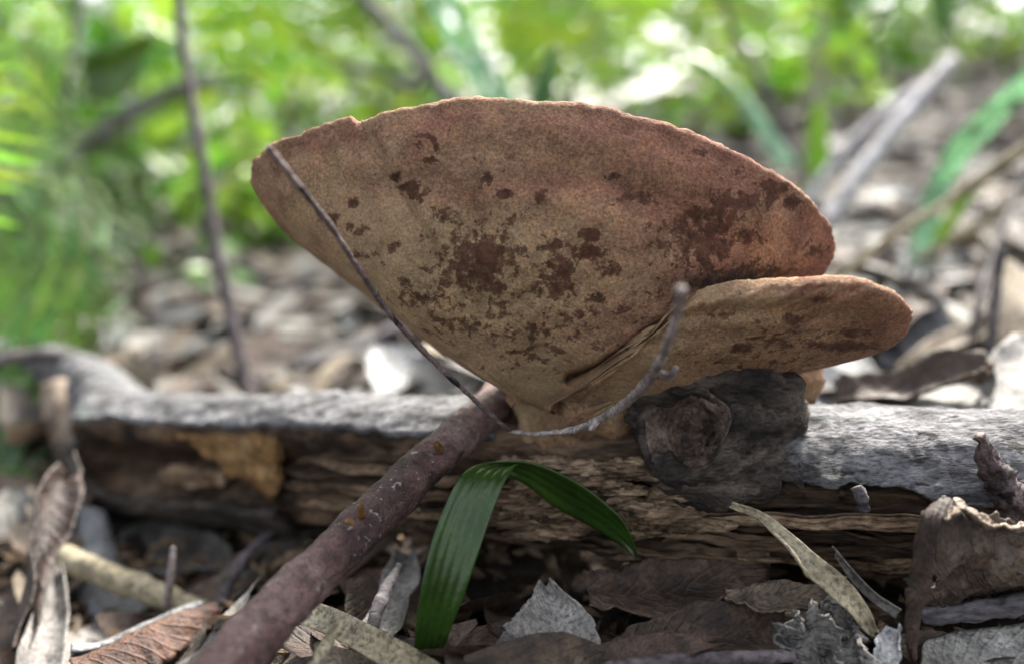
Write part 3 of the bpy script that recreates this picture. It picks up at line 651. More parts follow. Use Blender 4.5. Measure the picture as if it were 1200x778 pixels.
V, F, U = tube([W(74, 652, .335), W(120, 672, .325), W(170, 690, .315), W(240, 718, .300)], [.0045, .0048, .0045, .0035], 50, 14, .001, 120)
solo('tan_stick', V, F, M['straw'], 'tan peeled stick lying over the bleached white leaf', 'stick', U)
lf('dead_leaf', [(10, 810, .26), (30, 740, .285), (50, 690, .30), (68, 655, .312)], [(68, 810, .26), (76, 745, .285), (78, 700, .30), (74, 655, .312)], 'dl_grey', 'blue grey leaf lying below the purplish curled leaf', n=30, m=15, bow=.004, ruf=.002, rs=30)
lf('dead_leaf', [(85, 772, .262), (130, 762, .27), (180, 742, .277), (240, 712, .288)], [(100, 815, .245), (150, 800, .252), (205, 775, .262), (258, 730, .282)], 'dl_rust', 'rust orange curled leaf with pale upper edge at the reddish stick', n=40, m=17, bow=-.006, ruf=.003, rs=40, rag=.2)
lf('dead_leaf', [(85, 762, .258), (130, 756, .266), (180, 736, .273), (236, 708, .284)], [(85, 772, .262), (130, 766, .2695), (180, 746, .2765), (240, 716, .2875)], 'dl_white', 'pale sliver of leaf along the rust orange leaf', n=40, m=7, bow=.003, ruf=.002, rs=40, rag=.2)
lf('dead_leaf', [(130, 640, .372), (165, 612, .382), (215, 612, .375), (270, 640, .35)], [(140, 672, .352), (175, 668, .35), (215, 672, .345), (260, 668, .338)], 'dl_grey', 'grey leaf arched under the hollow left of the log', n=30, m=15, bow=.006, ruf=.003, rs=30, rag=.2)
lf('dead_leaf', [(205, 700, .322), (235, 682, .33), (270, 680, .33), (310, 694, .32)], [(215, 720, .31), (245, 715, .312), (275, 715, .312), (312, 712, .31)], 'dl_rust', 'small reddish leaf in shade beside the tan peeled stick', n=24, m=11, bow=.003, ruf=.003, rs=40)
lf('dead_leaf', [(285, 660, .335), (310, 636, .345), (345, 630, .345), (385, 645, .335)], [(290, 690, .318), (320, 692, .316), (355, 685, .318), (385, 670, .325)], 'dl_grey', 'dull grey leaf in the shadow behind the reddish stick', n=24, m=13, bow=.004, ruf=.003, rs=40)
V, F, U = tube([W(255, 712, .30), W(285, 655, .318), W(330, 612, .33), W(350, 594, .335)], [.0022, .002, .0016, .0012], 36, 9, .0005, 200)
solo('dark_twig', V, F, M['stem_brown'], 'dark twig leaning on the log hollow beside the reddish stick', 'twig', U)
V, F, U = tube([W(196, 712, .30), W(199, 680, .302), W(203, 640, .305)], [.0012, .0014, .0008], 20, 8)
solo('pale_stub', V, F, M['twig_pale'], 'thin pale stub standing upright among the leaves', 'twig', U)
lf('dead_leaf', [(415, 760, .24), (440, 700, .262), (455, 665, .275), (470, 640, .285)], [(452, 760, .24), (480, 705, .26), (492, 670, .272), (492, 640, .285)], 'dl_grey', 'dim grey leaf between reddish stick and green grass blade', n=24, m=13, bow=.003, ruf=.003, rs=40)
V, F, U = tube([W(432, 745, .240), W(448, 700, .252), W(468, 662, .262)], [.0016, .0019, .0012], 24, 9, .0005, 200)
solo('grey_stick', V, F, M['twig_grey'], 'short grey stick behind the green grass blade', 'stick', U)
# behind the log on the right
fl = thing('folded_leaf', 'large folded brown leaf lying behind the log', 'leaf', W(1070, 492, .306))
V, F, U = loft(PX((985, 478, .322), (1030, 455, .332), (1090, 440, .335), (1135, 428, .332), (1162, 425, .322)), PX((1000, 496, .306), (1050, 494, .303), (1095, 493, .303), (1135, 490, .304), (1158, 470, .310)), 44, 21, .003, .003, 45)
part('blade', fl, V, F, M['dl_grey'], U)
V, F, U = loft(PX((972, 446, .335), (1040, 428, .332), (1100, 418, .328), (1150, 411, .324), (1166, 424, .318)), PX((985, 470, .316), (1045, 462, .314), (1105, 447, .312), (1146, 433, .311), (1162, 436, .313)), 50, 17, .006, .0035, 60)
part('rolled_edge', fl, V, F, M['dl_brown'], U)
lf('dead_leaf', [(1140, 500, .30), (1150, 440, .325), (1175, 405, .335), (1215, 390, .34)], [(1200, 510, .295), (1225, 480, .30), (1240, 440, .315), (1240, 400, .335)], 'dl_grey', 'dull grey upright leaf behind the log beside the folded leaf', n=24, m=15, bow=.004, ruf=.003, rs=40)
lf('dead_leaf', [(1050, 430, .40), (1090, 395, .42), (1140, 375, .43), (1190, 355, .44)], [(1060, 440, .395), (1110, 410, .405), (1160, 390, .415), (1205, 380, .42)], 'dl_tan', 'long tan leaf strip lying behind the folded brown leaf', n=30, m=11, bow=.005)
lf('dead_leaf', [(1030, 430, .46), (1020, 380, .49), (1040, 330, .53), (1070, 310, .56)], [(1090, 425, .455), (1085, 390, .48), (1082, 350, .52), (1080, 310, .56)], 'dl_white', 'large bleached white leaf beside the small lobe of the fungus', n=24, m=13, bow=.006, ruf=.004, rs=25)

# ------------------------------------------------------------------ standing stems, branches and blades in the background
def stick(name, pts, rad, m, label, cat, rough=.0008, rs=90, n=60, seg=12):
    V, F, U = tube(PX(*pts), rad, n, seg, rough, rs); return solo(name, V, F, M[m], label, cat, U)
stick('bare_sapling', [(204, -60, .56), (215, 60, .55), (232, 160, .54), (252, 280, .53), (275, 390, .52), (294, 476, .51)], [.0030, .0033, .0036, .0038, .0040, .0042], 'stem_brown', 'slender bare grey brown stem standing upright behind the log', 'stem')
stick('fallen_branch', [(60, 205, 1.02), (120, 155, 1.0), (200, 108, .98), (290, 90, .96), (340, 60, .95)], [.010, .0095, .009, .0085, .006], 'twig_grey', 'thick grey branch slanting behind the bare upright stem', 'branch')
stick('bare_branch', [(400, -40, .92), (432, 5, .9), (470, 45, .88), (505, 88, .86), (545, 135, .84)], [.0065, .0068, .007, .0072, .0075], 'twig_grey', 'brown bare branch slanting down behind the top of the fungus', 'branch')
stick('bare_twig', [(360, 78, 1.0), (420, 82, .98), (455, 90, .96), (485, 106, .94), (500, 92, .92), (505, 70, .9)], [.0042, .0045, .0045, .0045, .004, .003], 'stem_brown', 'crooked dark twig joining the brown slanting branch', 'twig')
stick('pale_stick', [(968, 262, .62), (1010, 200, .64), (1060, 136, .66), (1118, 70, .68)], [.0055, .006, .006, .005], 'bleached', 'thicker of two pale grey sticks slanting above the small lobe', 'stick')
stick('pale_stick', [(930, 262, .70), (975, 196, .72), (1025, 142, .73), (1090, 92, .74)], [.0045, .005, .005, .004], 'bleached', 'thinner of two pale grey sticks slanting above the small lobe', 'stick')
stick('dry_straw', [(960, 345, .50), (1000, 312, .49), (1060, 268, .47), (1120, 230, .455), (1200, 175, .44), (1300, 105, .42)], [.0024, .0026, .0027, .0028, .0029, .0029], 'straw', 'straight olive straw stem crossing the wide blue green grass blade', 'stem')
stick('dry_straw', [(1075, 305, .56), (1110, 285, .55), (1150, 262, .53), (1195, 228, .51), (1280, 170, .49)], [.0028, .003, .0032, .0032, .0032], 'straw', 'short thick yellowish straw stem behind the straight olive one', 'stem')
stick('dead_twig', [(1138, 415, .42), (1146, 360, .43), (1160, 310, .45), (1185, 240, .48), (1205, 190, .5)], [.0022, .0022, .002, .0018, .0014], 'stem_brown', 'thin purplish dead stem standing behind the folded brown leaf', 'stem')
stick('dead_twig', [(1160, 420, .40), (1164, 370, .40), (1170, 325, .40), (1174, 292, .40)], [.0020, .0022, .002, .0019], 'twig_grey', 'short grey dead stem with blunt top behind the folded leaf', 'stem')
stick('thin_twig', [(830, -40, .80), (862, 40, .79), (900, 110, .77), (940, 195, .74), (985, 290, .70)], [.0026, .0028, .003, .003, .003], 'stem_brown', 'thin dark curved stem dropping behind the right rim of the fungus', 'stem')
stick('thin_twig', [(958, -40, 1.15), (962, 40, 1.12), (960, 110, 1.1), (968, 200, 1.05)], [.006, .006, .006, .006], 'twig_pale', 'pale upright dead stem beside the lime leaf', 'stem')
stick('dead_twig', [(-40, 440, .44), (10, 420, .45), (60, 416, .46), (105, 424, .47), (140, 438, .475)], [.0030, .0032, .003, .0022, .001], 'stem_brown', 'dark arching dead stem beneath the left fern', 'stem')
stick('fallen_branch', [(300, 412, .80), (370, 425, .76), (430, 440, .73), (500, 440, .70)], [.012, .013, .012, .011], 'twig_grey', 'thick grey branch lying on the litter behind the log', 'branch')
stick('fallen_branch', [(355, 395, 1.0), (420, 405, .95), (480, 408, .92), (540, 400, .9)], [.012, .013, .013, .01], 'twig_grey', 'far grey branch lying parallel beyond the thick grey branch', 'branch')
stick('thin_twig', [(95, -40, .85), (90, 30, .84), (82, 90, .83), (78, 140, .82)], [.0034, .0036, .0036, .003], 'stem_brown', 'brown stem hanging above the left fern leaflets', 'stem')
def blade(name, A, B, m, label, cat='grass blade', **k):
    V, F, U = loft(PX(*A), PX(*B), n=40, m=9, ribs=3, riba=.0004, **k); return solo(name, V, F, M[m], label, cat, U)
blade('grass_blade', [(1062, 330, .60), (1068, 290, .60), (1080, 240, .595), (1098, 195, .59), (1130, 150, .57), (1200, 85, .54), (1260, 40, .52)],
      [(1084, 330, .60), (1092, 290, .60), (1108, 240, .60), (1126, 200, .60), (1160, 160, .585), (1210, 108, .555), (1270, 70, .53)], 'lf_strap', 'wide blue green grass blade arching at the right of the fungus', bow=.003)
blade('grass_blade', [(1078, 330, .62), (1092, 280, .62), (1115, 245, .625), (1140, 215, .63)], [(1090, 330, .62), (1108, 285, .62), (1126, 255, .625), (1146, 222, .63)], 'lf_bright', 'short lime green blade beside the wide blue green grass blade', bow=.002)
blade('grass_blade', [(1000, 335, .66), (1020, 318, .66), (1045, 316, .66), (1060, 322, .66)], [(1010, 345, .65), (1026, 342, .65), (1046, 336, .65), (1062, 328, .655)], 'lf_bright', 'lime green leaf lying low above the small lobe', 'leaf', bow=.003)
blade('grass_blade', [(478, -60, .72), (498, 0, .72), (530, 60, .72), (575, 130, .72)], [(490, -60, .72), (512, 0, .72), (546, 60, .72), (592, 130, .72)], 'lf_strap', 'left of two pale strap blades above the fungus rim', bow=.001)
blade('grass_blade', [(505, -60, .76), (522, 0, .76), (552, 60, .76), (594, 130, .76)], [(520, -60, .76), (536, 0, .76), (566, 60, .76), (610, 130, .76)], 'lf_strap', 'right of two pale strap blades above the fungus rim', bow=.001)
blade('grass_blade', [(622, 150, .62), (624, 110, .62), (636, 70, .63), (652, 48, .64)], [(645, 150, .62), (648, 110, .62), (653, 75, .63), (655, 50, .64)], 'lf_green', 'single upright green leaf tip above the fungus rim', 'leaf', bow=.003)
blade('grass_blade', [(942, 240, .82), (943, 190, .82), (948, 150, .83), (956, 118, .84)], [(972, 240, .82), (972, 190, .82), (970, 150, .83), (964, 118, .84)], 'lf_bright', 'upright lime leaf beside the pale grey sticks', 'leaf', bow=.004)
blade('grass_blade', [(1088, -40, .75), (1088, 0, .75), (1096, 30, .75), (1108, 44, .75)], [(1116, -40, .75), (1118, 0, .75), (1118, 25, .75), (1112, 44, .75)], 'lf_green', 'deep green hanging leaf tip above the slanting sticks', 'leaf', bow=.004)
blade('grass_blade', [(805, 70, .95), (835, 92, .93), (868, 130, .9), (915, 200, .87)], [(812, 62, .95), (850, 84, .93), (884, 122, .9), (935, 195, .87)], 'lf_strap', 'pale turquoise strap leaf behind the right rim of the fungus', bow=.003)
blade('broad_leaf', [(92, 70, .72), (105, 60, .72), (135, 52, .71), (175, 40, .70)], [(95, 112, .72), (120, 118, .72), (150, 108, .71), (175, 44, .70)], 'lf_green', 'broad green leaf hanging left of the bare upright stem', 'leaf', bow=.008)
blade('grass_blade', [(512, 480, .44), (514, 450, .44), (518, 425, .445), (524, 405, .45)], [(540, 482, .44), (540, 452, .44), (538, 428, .445), (532, 405, .45)], 'lf_bright', 'short green blade between stick and left underside of fungus', bow=.003)

# ------------------------------------------------------------------ ferns
def leaflet_mesh(name, m, teeth=8, w=.26, droop=.10):
    """one toothed fern leaflet, unit length along x"""
    V = []; F = []; U = []; n = teeth * 2
    for i in range(n + 1):
        u = i / n; ww = w * .5 * (1 - u) ** .75 * (.55 + .45 * min(1, u * 8)) * (1.0 if i % 2 else .62) + (.004 if i == n else 0)
        sh = .035 if i % 2 else 0
        zc = -droop * u * u
        V += [Vector((u + sh, -ww, zc - ww * .25)), Vector((u, 0, zc)), Vector((u + sh, ww, zc - ww * .25))]; U += [(u, 0), (u, .5), (u, 1)]
        if i:
            a = 3 * (i - 1); b = 3 * i
            F += [(a, a + 1, b + 1, b), (a + 1, a + 2, b + 2, b + 1)]
    me = mesh(name, V, F, M[m], U, smooth=False); return me
def fern(label, base, fronds, m, pairs=16, lw=.26, group=None, teeth=8, stemr=.0016):
    """base (px,py,d); fronds: (control points, leaflet length)"""
    b = W(*base); root = thing('fern', label, 'fern', b, group); lm = leaflet_mesh('leaflet', m, teeth, lw)
    for pts, ll in fronds:
        C = spline(PX(*pts), pairs * 3 + 1)
        V, F, U = tube(PX(*pts), [stemr, stemr * .4], pairs * 3, 6)
        fo = part('frond', root, V, F, M['lf_green'], U)
        for k in range(pairs):
            i = 2 + int(k * (len(C) - 4) / pairs); t = (C[i + 1] - C[i - 1]).normalized()
            # blade plane: spans the frond and a direction across it
            ac = t.cross(Vector((.25, -.8, .55))).normalized(); nn = ac.cross(t).normalized()
            sc_ = ll * (math.sin(math.pi * (.18 + .82 * (k + .5) / pairs)) ** .7) * random.uniform(.85, 1.1) + .004
            for s in (-1, 1):
                dx = (ac * s + t * random.uniform(.25, .5) + nn * random.uniform(-.25, .15)).normalized()
                nz_ = (nn + ac * random.uniform(-.35, .35)).normalized(); dy = nz_.cross(dx).normalized(); nz_ = dx.cross(dy)
                mw = Matrix(((dx.x, dy.x, nz_.x), (dx.y, dy.y, nz_.y), (dx.z, dy.z, nz_.z))).to_4x4() @ Matrix.Scale(sc_, 4)
                mw.translation = C[i] - b
                o = link('leaflet', lm, fo); o.matrix_basis = mw
    return root
fern('dark green fern spreading fronds beside the left end of the log', (-60, 470, .62),
     [([(-60, 470, .62), (10, 360, .60), (90, 300, .60), (190, 285, .62)], .055), ([(-60, 470, .62), (0, 400, .56), (80, 365, .54), (170, 380, .55)], .05),
      ([(-60, 470, .62), (-20, 330, .62), (40, 250, .64), (140, 215, .68)], .06), ([(-60, 470, .62), (-30, 300, .70), (20, 200, .74), (100, 140, .8)], .06),
      ([(-60, 470, .62), (-20, 430, .52), (40, 400, .50), (110, 420, .50)], .04), ([(-60, 470, .62), (-10, 450, .50), (30, 470, .48), (60, 520, .47)], .036),
      ([(-60, 470, .62), (30, 330, .72), (120, 250, .78), (230, 230, .84)], .06)], 'lf_green', 14, .22)
fern('low deep green fern beside the purplish curled leaf', (-60, 600, .47),
     [([(-60, 600, .47), (-20, 530, .46), (15, 495, .46), (52, 490, .47)], .032), ([(-60, 600, .47), (-25, 570, .43), (10, 550, .42), (45, 560, .42)], .028), ([(-60, 600, .47), (-10, 500, .50), (30, 455, .52), (75, 440, .54)], .036), ([(-60, 600, .47), (-40, 520, .48), (-15, 460, .5), (20, 430, .52)], .036)], 'lf_deep', 14, .24)
fern('yellow green fern with long leaflets at the bare stem left side', (-90, 300, .50),
     [([(-90, 300, .50), (-62, 200, .47), (-48, 120, .45), (-40, 20, .44)], .044)], 'lf_lime', 11, .24)
fern('blue green fern fronds drooping behind the yellow green fern', (-120, 260, .85),
     [([(-120, 260, .85), (-40, 120, .8), (40, 60, .78), (110, 120, .8)], .07), ([(-120, 260, .85), (-60, 180, .8), (30, 150, .78), (120, 215, .8)], .06), ([(-120, 260, .85), (-20, 60, .9), (60, -10, .9), (150, 40, .92)], .07)], 'lf_lime', 13, .20)
fern('bright fern hanging above the left rim of the fungus', (330, -150, .95),
     [([(330, -150, .95), (290, -60, .92), (262, 20, .9), (250, 90, .88)], .065), ([(330, -150, .95), (340, -40, .9), (345, 50, .88), (330, 130, .87)], .07), ([(330, -150, .95), (400, -50, .92), (420, 20, .9), (410, 85, .88)], .06), ([(330, -150, .95), (300, -30, .86), (290, 70, .84), (285, 170, .83)], .05),
      ([(330, -150, .95), (230, -70, 1.0), (180, -10, 1.02), (140, 60, 1.02)], .06)], 'lf_bright', 20, .24)
fern('bright fern hanging above the right rim of the fungus', (860, -170, .95),
     [([(860, -170, .95), (850, -60, .92), (855, 30, .9), (868, 140, .88)], .055), ([(860, -170, .95), (770, -80, .95), (745, 0, .95), (752, 90, .95)], .06), ([(860, -170, .95), (920, -80, .95), (945, -10, .95), (935, 60, .95)], .05)], 'lf_bright', 20, .30)
fern('light green fern behind the top of the fungus', (690, -160, 1.1),
     [([(690, -160, 1.1), (690, -40, 1.05), (700, 40, 1.02), (720, 130, 1.0)], .075), ([(690, -160, 1.1), (620, -60, 1.1), (600, 20, 1.08), (605, 90, 1.08)], .07), ([(690, -160, 1.1), (660, -50, 1.15), (650, 40, 1.14), (670, 120, 1.14)], .07)], 'lf_bright', 18, .30)

# ------------------------------------------------------------------ shrubs: stems and leaves one by one
def leaf_mesh(name, L, Wd, m, curl=.2, bend=.15, ruf=0.0, nu=8, nv=4, seed=0, tip=.9):
    V = []; U = []; F = []
    for i in range(nu + 1):
        u = i / nu; w = Wd * .5 * max(.03, math.sin(math.pi * min(1, (u * .96 + .02)) ** tip) ** .85)
        for j in range(nv + 1):
            v = j / nv * 2 - 1
            p = Vector((L * (u - .5), w * v, curl * w * v * v * (1 + nz((u * 2, seed, 1))) + bend * L * (.25 - (u - .5) ** 2) * (1 if seed % 2 else -1)))
            if ruf: p += Vector((0, fr(p * 30 / L * .1 + Vector((seed, 0, 0)), 1, 3), fr(p * (3 / L) + Vector((seed * 3.3, 5, 0)), 1, 3))) * ruf * L
            V.append(p); U.append((u, j / nv))
    for i in range(nu):
        for j in range(nv):
            a = i * (nv + 1) + j; F.append((a, a + 1, a + nv + 2, a + nv + 1))
    return mesh(name, V, F, M[m], U)
def shrub(label, base, tops, m, nleaf, L, Wd, spread, seed, group='leafy shrubs growing behind the fungus'):
    rn = random.Random(seed); b = W(*base)
    gzb = gz(b.x, b.y); b.z = gzb
    root = thing('leafy_shrub', label, 'shrub', b, group)
    prot = [leaf_mesh('leaf', L * k, Wd * k, m, .3, .2, 0, 6, 2, s) for k, s in ((1, 0), (.8, 1), (1.15, 3))]
    stems = []
    for tp in tops:
        t = W(*tp); mid = b.lerp(t, .5) + Vector((rn.uniform(-.04, .04), rn.uniform(-.04, .04), .03))
        V, F, U = tube([b, mid, t], [.0045, .0032, .0012], 24, 7); part('stem', root, V, F, M['stem_brown'], U); stems.append(spline([b, mid, t], 24))
    for k in range(nleaf):
        C = stems[k % len(stems)]; p = C[rn.randint(9, 23)] + Vector((rn.gauss(0, spread), rn.gauss(0, spread), rn.gauss(0, spread * .8)))
        o = link('leaf', prot[k % 3], root)
        o.matrix_basis = Matrix.Translation(p - b) @ Euler((rn.uniform(-.9, .9), rn.uniform(-.9, .9), rn.uniform(0, 6.28))).to_matrix().to_4x4()
    return root
shrub('lime leaved shrub behind the left side of the fungus', (330, 330, 1.35), [(250, 130, 1.3), (330, 60, 1.3), (410, 100, 1.35), (300, 200, 1.3)], 'lf_lime', 110, .06, .026, .07, 1)
shrub('mid green shrub behind the bare upright stem', (150, 330, 1.15), [(110, 170, 1.1), (190, 150, 1.1), (230, 220, 1.1), (150, 60, 1.15)], 'lf_green', 100, .055, .026, .06, 2)
shrub('lime shrub behind the centre top of the fungus', (640, 300, 1.7), [(560, 40, 1.6), (640, 20, 1.65), (700, 40, 1.7), (760, 60, 1.7)], 'lf_lime', 120, .07, .03, .10, 3)
shrub('green shrub on the slope behind the pale slanting sticks', (960, 190, 2.0), [(900, 60, 1.9), (960, 20, 2.0), (1030, 60, 2.0), (880, 130, 1.8)], 'lf_lime', 120, .08, .035, .10, 4)
shrub('pale green shrub far up the slope at the right', (1120, 120, 2.4), [(1080, 20, 2.4), (1140, -10, 2.4), (1190, 30, 2.4), (1040, 0, 2.5)], 'lf_pale', 110, .085, .032, .12, 5)
shrub('grey green shrub behind the left fern', (40, 320, 1.4), [(20, 100, 1.3), (80, 60, 1.4), (-20, 160, 1.3), (110, 120, 1.4)], 'lf_blue', 110, .07, .03, .09, 6)
shrub('low green seedling behind the left underside of the fungus', (420, 350, 1.1), [(395, 300, 1.1), (430, 285, 1.1)], 'lf_green', 26, .045, .02, .03, 7)
shrub('low green seedling beside the bare upright stem', (235, 420, .80), [(225, 395, .8), (250, 400, .8)], 'lf_green', 18, .035, .016, .02, 8)

shrub('lime seedling patch under the left rim of the fungus', (330, 345, 1.0), [(290, 270, 1.0), (340, 255, 1.0), (380, 290, 1.0), (250, 250, 1.0)], 'lf_lime', 60, .05, .022, .035, 9)
shrub('bright shrub between the right fern and the pale sticks', (880, 200, 1.3), [(830, 90, 1.3), (900, 100, 1.3), (940, 60, 1.35), (990, 130, 1.3)], 'lf_lime', 90, .055, .025, .06, 10)
shrub('green shrub rising above the fallen slanting branch', (120, 260, 1.6), [(60, 20, 1.6), (140, 0, 1.6), (220, 30, 1.6), (280, 110, 1.6)], 'lf_lime', 130, .075, .032, .10, 12)
shrub('lime shrub behind the brown slanting branch', (470, 250, 1.5), [(400, 30, 1.5), (450, 0, 1.5), (520, 40, 1.5), (470, 90, 1.5)], 'lf_lime', 120, .07, .03, .08, 13)
shrub('green shrub above the lime leaf on the slope', (1020, 160, 1.6), [(960, 40, 1.6), (1020, 10, 1.6), (1060, 60, 1.6)], 'lf_green', 80, .06, .028, .07, 14)
shrub('tufted lime shrub above the wide blue green grass blade', (1170, 130, 1.7), [(1130, 20, 1.7), (1180, 10, 1.7), (1210, 50, 1.7), (1150, 70, 1.65)], 'lf_lime', 70, .06, .022, .05, 15)
# distant wood: reads as one mass
def leaf_cloud(name, n, box, L, m, seed, dens=None):
    rn = random.Random(seed); V = []; F = []; U = []
    while len(F) < n * 2:
        x = rn.uniform(*box[0]); y = rn.uniform(*box[1]); z = gz(x, y) + rn.uniform(*box[2])
        if nz((x * .9, y * .9, z * 1.3), 1.0) < -.02: continue
        l = L * rn.uniform(.6, 1.3); e = Euler((rn.uniform(-1, 1), rn.uniform(-1, 1), rn.uniform(0, 6.3))).to_matrix(); c = Vector((x, y, z)); k = len(V)
        V += [c + e @ Vector((-l, 0, 0)), c + e @ Vector((0, -l * .4, l * .1)), c + e @ Vector((l, 0, 0)), c + e @ Vector((0, l * .4, l * .1))]; U += [(0, .5), (.5, 0), (1, .5), (.5, 1)]
        F += [(k, k + 1, k + 2), (k, k + 2, k + 3)]
    return link(name, mesh(name, V, F, M[m], U, smooth=False))
tag(leaf_cloud('distant_foliage', 5200, ((-3.4, 3.0), (2.4, 4.4), (.02, 2.0)), .06, 'lf_lime', 1), 'blurred lime undergrowth filling the wood behind', 'foliage', kind='stuff')
tag(leaf_cloud('distant_foliage', 3000, ((-5.5, 5.0), (4.6, 8.0), (.1, 3.6)), .085, 'lf_green', 2), 'blurred darker green wood beyond the lime undergrowth', 'foliage', kind='stuff')
tag(leaf_cloud('distant_foliage', 1800, ((-2.4, 2.6), (2.0, 4.2), (.0, .5)), .05, 'lf_pale', 3), 'pale low undergrowth on the slope behind', 'foliage', kind='stuff')
tag(leaf_cloud('distant_foliage', 3600, ((-8.5, -2.2), (1.6, 6.0), (.0, 2.6)), .08, 'lf_green', 4), 'blurred green undergrowth flanking the left of the wood', 'foliage', kind='stuff')
tag(leaf_cloud('distant_foliage', 3000, ((2.6, 8.0), (2.0, 6.5), (.0, 2.6)), .08, 'lf_lime', 5), 'blurred lime undergrowth flanking the right of the slope', 'foliage', kind='stuff')
for k, (px, d, r) in enumerate([(150, 6.5, .10), (500, 8, .12), (840, 7, .09), (1080, 6, .10), (330, 9, .13)]):
    b = W(px, 250, d); b.z = gz(b.x, b.y) - .05
    t = thing('forest_tree', 'slim far tree trunk among the distant foliage', 'tree', b, 'far trees behind the undergrowth')
    V, F, U = tube([b, b + Vector((.08, 0, 1.6)), b + Vector((.02, .1, 4.2))], [r, r * .85, r * .6], 24, 12, .012, 6); part('trunk', t, V, F, M['tree_bark'], U)
    rn = random.Random(k); V = []; F = []
    for q in range(700):
        c = b + Vector((rn.gauss(0, .9), rn.gauss(0, .9), 3.9 + rn.gauss(0, .7))); l = rn.uniform(.05, .11); e = Euler((rn.uniform(-1, 1), rn.uniform(-1, 1), rn.uniform(0, 6.3))).to_matrix(); j = len(V)
        V += [c + e @ Vector((-l, 0, 0)), c + e @ Vector((0, -l * .4, 0)), c + e @ Vector((l, 0, 0)), c + e @ Vector((0, l * .4, 0))]; F += [(j, j + 1, j + 2, j + 3)]
    part('crown', t, V, F, M['lf_green'], smooth=False)

# ------------------------------------------------------------------ leaf litter
KINDS = [('dl_grey', 'grey'), ('dl_white', 'bleached whitish'), ('dl_tan', 'tan'), ('dl_brown', 'dark brown')]
prot = {}
for m, _ in KINDS:
    prot[m] = [leaf_mesh('dead_leaf', L, Wd, m, cu, be, .05, 10, 6, sd_) for L, Wd, cu, be, sd_ in ((.085, .030, .22, .14, 1), (.075, .038, .15, .10, 2), (.11, .024, .4, .16, 3), (.055, .034, .18, .2, 5))]
rl = random.Random(21)
def logdist(x, y):
    return min((Vector((x, y, 0)) - Vector((c.x, c.y, 0))).length for c in LC[::12])
placed = 0; tries = 0
cands = []
while len(cands) < 2600:
    y = .2 + 2.6 * rl.random() ** 1.7; x = rl.uniform(-.75, .75) * (y + .05)
    z = gz(x, y); pj = proj(Vector((x, y, z))); cands.append((x, y, z, pj))
nearL = [c for c in cands if c[3] and -60 < c[3][0] < 1260 and -20 < c[3][1] < 830 and logdist(c[0], c[1]) > .036]
def behind(x, y):
    c = min(LC[::6], key=lambda c: abs(c.x / c.y - x / y)); return y > c.y
fr_l = [c for c in nearL if not behind(c[0], c[1])]; bk_l = sorted((c for c in nearL if behind(c[0], c[1])), key=lambda c: c[3][2])
pick = fr_l[:70] + bk_l[:225]
SHAPE = ['curved', 'broad', 'long narrow', 'small rounded']
for (x, y, z, pj) in pick:
    bh = behind(x, y); r = rl.random()
    m, cw = KINDS[0 if r < .34 else 1 if r < .44 else 2 if r < .72 else 3] if bh else KINDS[3 if r < .62 else 0 if r < .85 else 2]
    sh = rl.randrange(4); me = prot[m][sh]; k = rl.uniform(.7, 1.2) * (1 if bh else .5)
    gn = gnorm(x, y); q = (gn + Vector((rl.gauss(0, .28), rl.gauss(0, .28), 0))).normalized().to_track_quat('Z', 'Y').to_matrix().to_4x4()
    mat_ = q @ Matrix.Rotation(rl.uniform(0, 6.28), 4, 'Z') @ Matrix.Scale(k, 4)
    low = min((mat_ @ v.co).z for v in me.vertices)
    o = link('dead_leaf', me); mat_.translation = Vector((x, y, z - low * .75 - .003 + rl.uniform(0, .004))); o.matrix_world = mat_
    px = pj[0]
    if bh: zone = 'behind the log beside the upright bare sapling' if px < 330 else 'behind the log near the fallen grey branches' if px < 620 else 'on the ground behind the fungus' if px < 960 else 'on the slope near the pale slanting sticks' if pj[2] > .6 else 'behind the log under the straw stalks'
    else: zone = 'beside the reddish stick' if px < 480 else 'near the bent green grass blade' if px < 760 else 'below the torn wood of the log'
    tag(o, f'{SHAPE[sh]} {cw} dead leaf {zone}', 'leaf', 'dead leaves in the litter')
# sticks in the litter
for k in range(34):
    y = .42 + 1.5 * rl.random() ** 1.4; x = rl.uniform(-.5, .6) * y; a = rl.uniform(0, 3.14); L = rl.uniform(.06, .2) * (.6 + y * .4); r = rl.uniform(.0016, .005)
    P = []
    for s in (-.5, -.17, .17, .5):
        q = Vector((x + math.cos(a) * L * s, y + math.sin(a) * L * s, 0)); q.z = gz(q.x, q.y) + r + .006 + rl.uniform(0, .008); P.append(q)
    V, F, U = tube(P, [r, r, r * .9, r * .6], 20, 8, r * .2, 90)
    mk = rl.choice(['twig_grey', 'stem_brown', 'twig_pale']); px = proj(P[1])[0]
    wd = ('thick' if r > .0038 else 'slim' if r > .0026 else 'very thin') + (' long' if L > .15 else ' short' if L < .09 else '') + ' ' + {'twig_grey': 'grey', 'stem_brown': 'dark brown', 'twig_pale': 'pale'}[mk]
    zn = 'beside the upright bare sapling' if px < 330 else 'near the fallen grey branches' if px < 620 else 'behind the fungus' if px < 960 else 'under the pale slanting sticks' if y > .75 else 'near the folded brown leaf'
    solo('litter_stick', V, F, M[mk], f'{wd} dead stick lying in litter {zn}', 'stick', U, group='sticks in the litter')
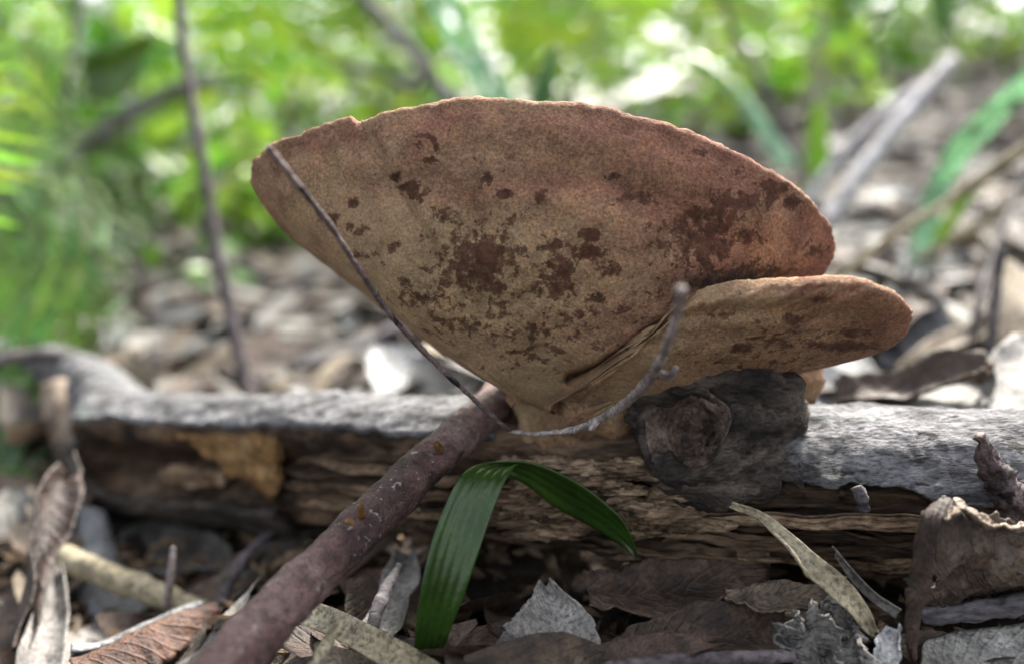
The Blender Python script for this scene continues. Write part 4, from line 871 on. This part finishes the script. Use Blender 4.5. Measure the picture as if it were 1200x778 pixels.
# the rest of the litter, past counting
def litter(name, n, region, m, seed, L0):
    rn = random.Random(seed); V = []; F = []; U = []
    for k in range(n):
        x, y = region(rn); z = gz(x, y); L = L0 * rn.uniform(.6, 1.25); w = L * rn.uniform(.28, .42)
        q = (gnorm(x, y) + Vector((rn.gauss(0, .22), rn.gauss(0, .22), 0))).normalized().to_track_quat('Z', 'Y').to_matrix() @ Matrix.Rotation(rn.uniform(0, 6.28), 3, 'Z')
        c = Vector((x, y, z + rn.uniform(.0, .004))); cu = rn.uniform(-.1, .4); be = rn.uniform(-.1, .14); j = len(V)
        for i in range(6):
            u = i / 5; ww = w * .5 * max(.04, math.sin(math.pi * (.03 + .94 * u)))
            for v in (-1, 0, 1):
                V.append(c + q @ Vector((L * (u - .5), ww * v, cu * ww * v * v + be * L * (.25 - (u - .5) ** 2)))); U.append((u, v * .5 + .5))
        for i in range(5):
            for v in (0, 1):
                a = j + i * 3 + v; F.append((a, a + 1, a + 4, a + 3))
    return tag(link(name, mesh(name, V, F, M[m], U)), None, None, kind='stuff')
def reg(rn):
    y = .12 + 3.2 * rn.random() ** 1.5; return (rn.uniform(-1, 1) if rn.random() < .72 else rn.uniform(-2, 2)) * (y * .8 + .1), y
for m, n, s, lb in (('dl_grey', 1900, 31, 'grey'), ('dl_tan', 1650, 32, 'tan'), ('dl_brown', 2400, 33, 'brown'), ('dl_white', 260, 34, 'whitish')):
    def reg2(rn, m=m):
        while True:
            x, y = reg(rn)
            if y < .34 and m != 'dl_brown' and rn.random() < .8: continue
            if logdist(x, y) > .03 or rn.random() < .15: return x, y
    o = litter('leaf_litter', n, reg2, m, s, .06); o['label'] = f'{lb} layer of fallen leaves covering the forest floor'; o['category'] = 'leaf litter'

# crumbs of bark, wood and leaf between the pieces in front of the log
rc = random.Random(77); V = []; F = []
for k in range(1500):
    x = rc.uniform(-.2, .2); y = rc.uniform(.15, .34); sz = rc.uniform(.0012, .0045); c = Vector((x, y, gz(x, y) + rc.uniform(.0, .006)))
    e = Euler((rc.uniform(0, 6), rc.uniform(-.6, .6), rc.uniform(0, 6))).to_matrix(); j = len(V)
    for a in ((-1.8, 0, 0), (0, -.6, -.2), (0, .5, -.3), (0, .1, .4), (1.6, .2, .1)): V.append(c + e @ (Vector(a) * sz * rc.uniform(.7, 1.3)))
    F += [(j, j + 1, j + 3), (j, j + 3, j + 2), (j, j + 2, j + 1), (j + 4, j + 3, j + 1), (j + 4, j + 2, j + 3), (j + 4, j + 1, j + 2)]
o = link('wood_crumbs', mesh('wood_crumbs', V, F, M['wood_tan'], smooth=False)); tag(o, 'small crumbs of bark and wood scattered before the log', 'debris', kind='stuff')
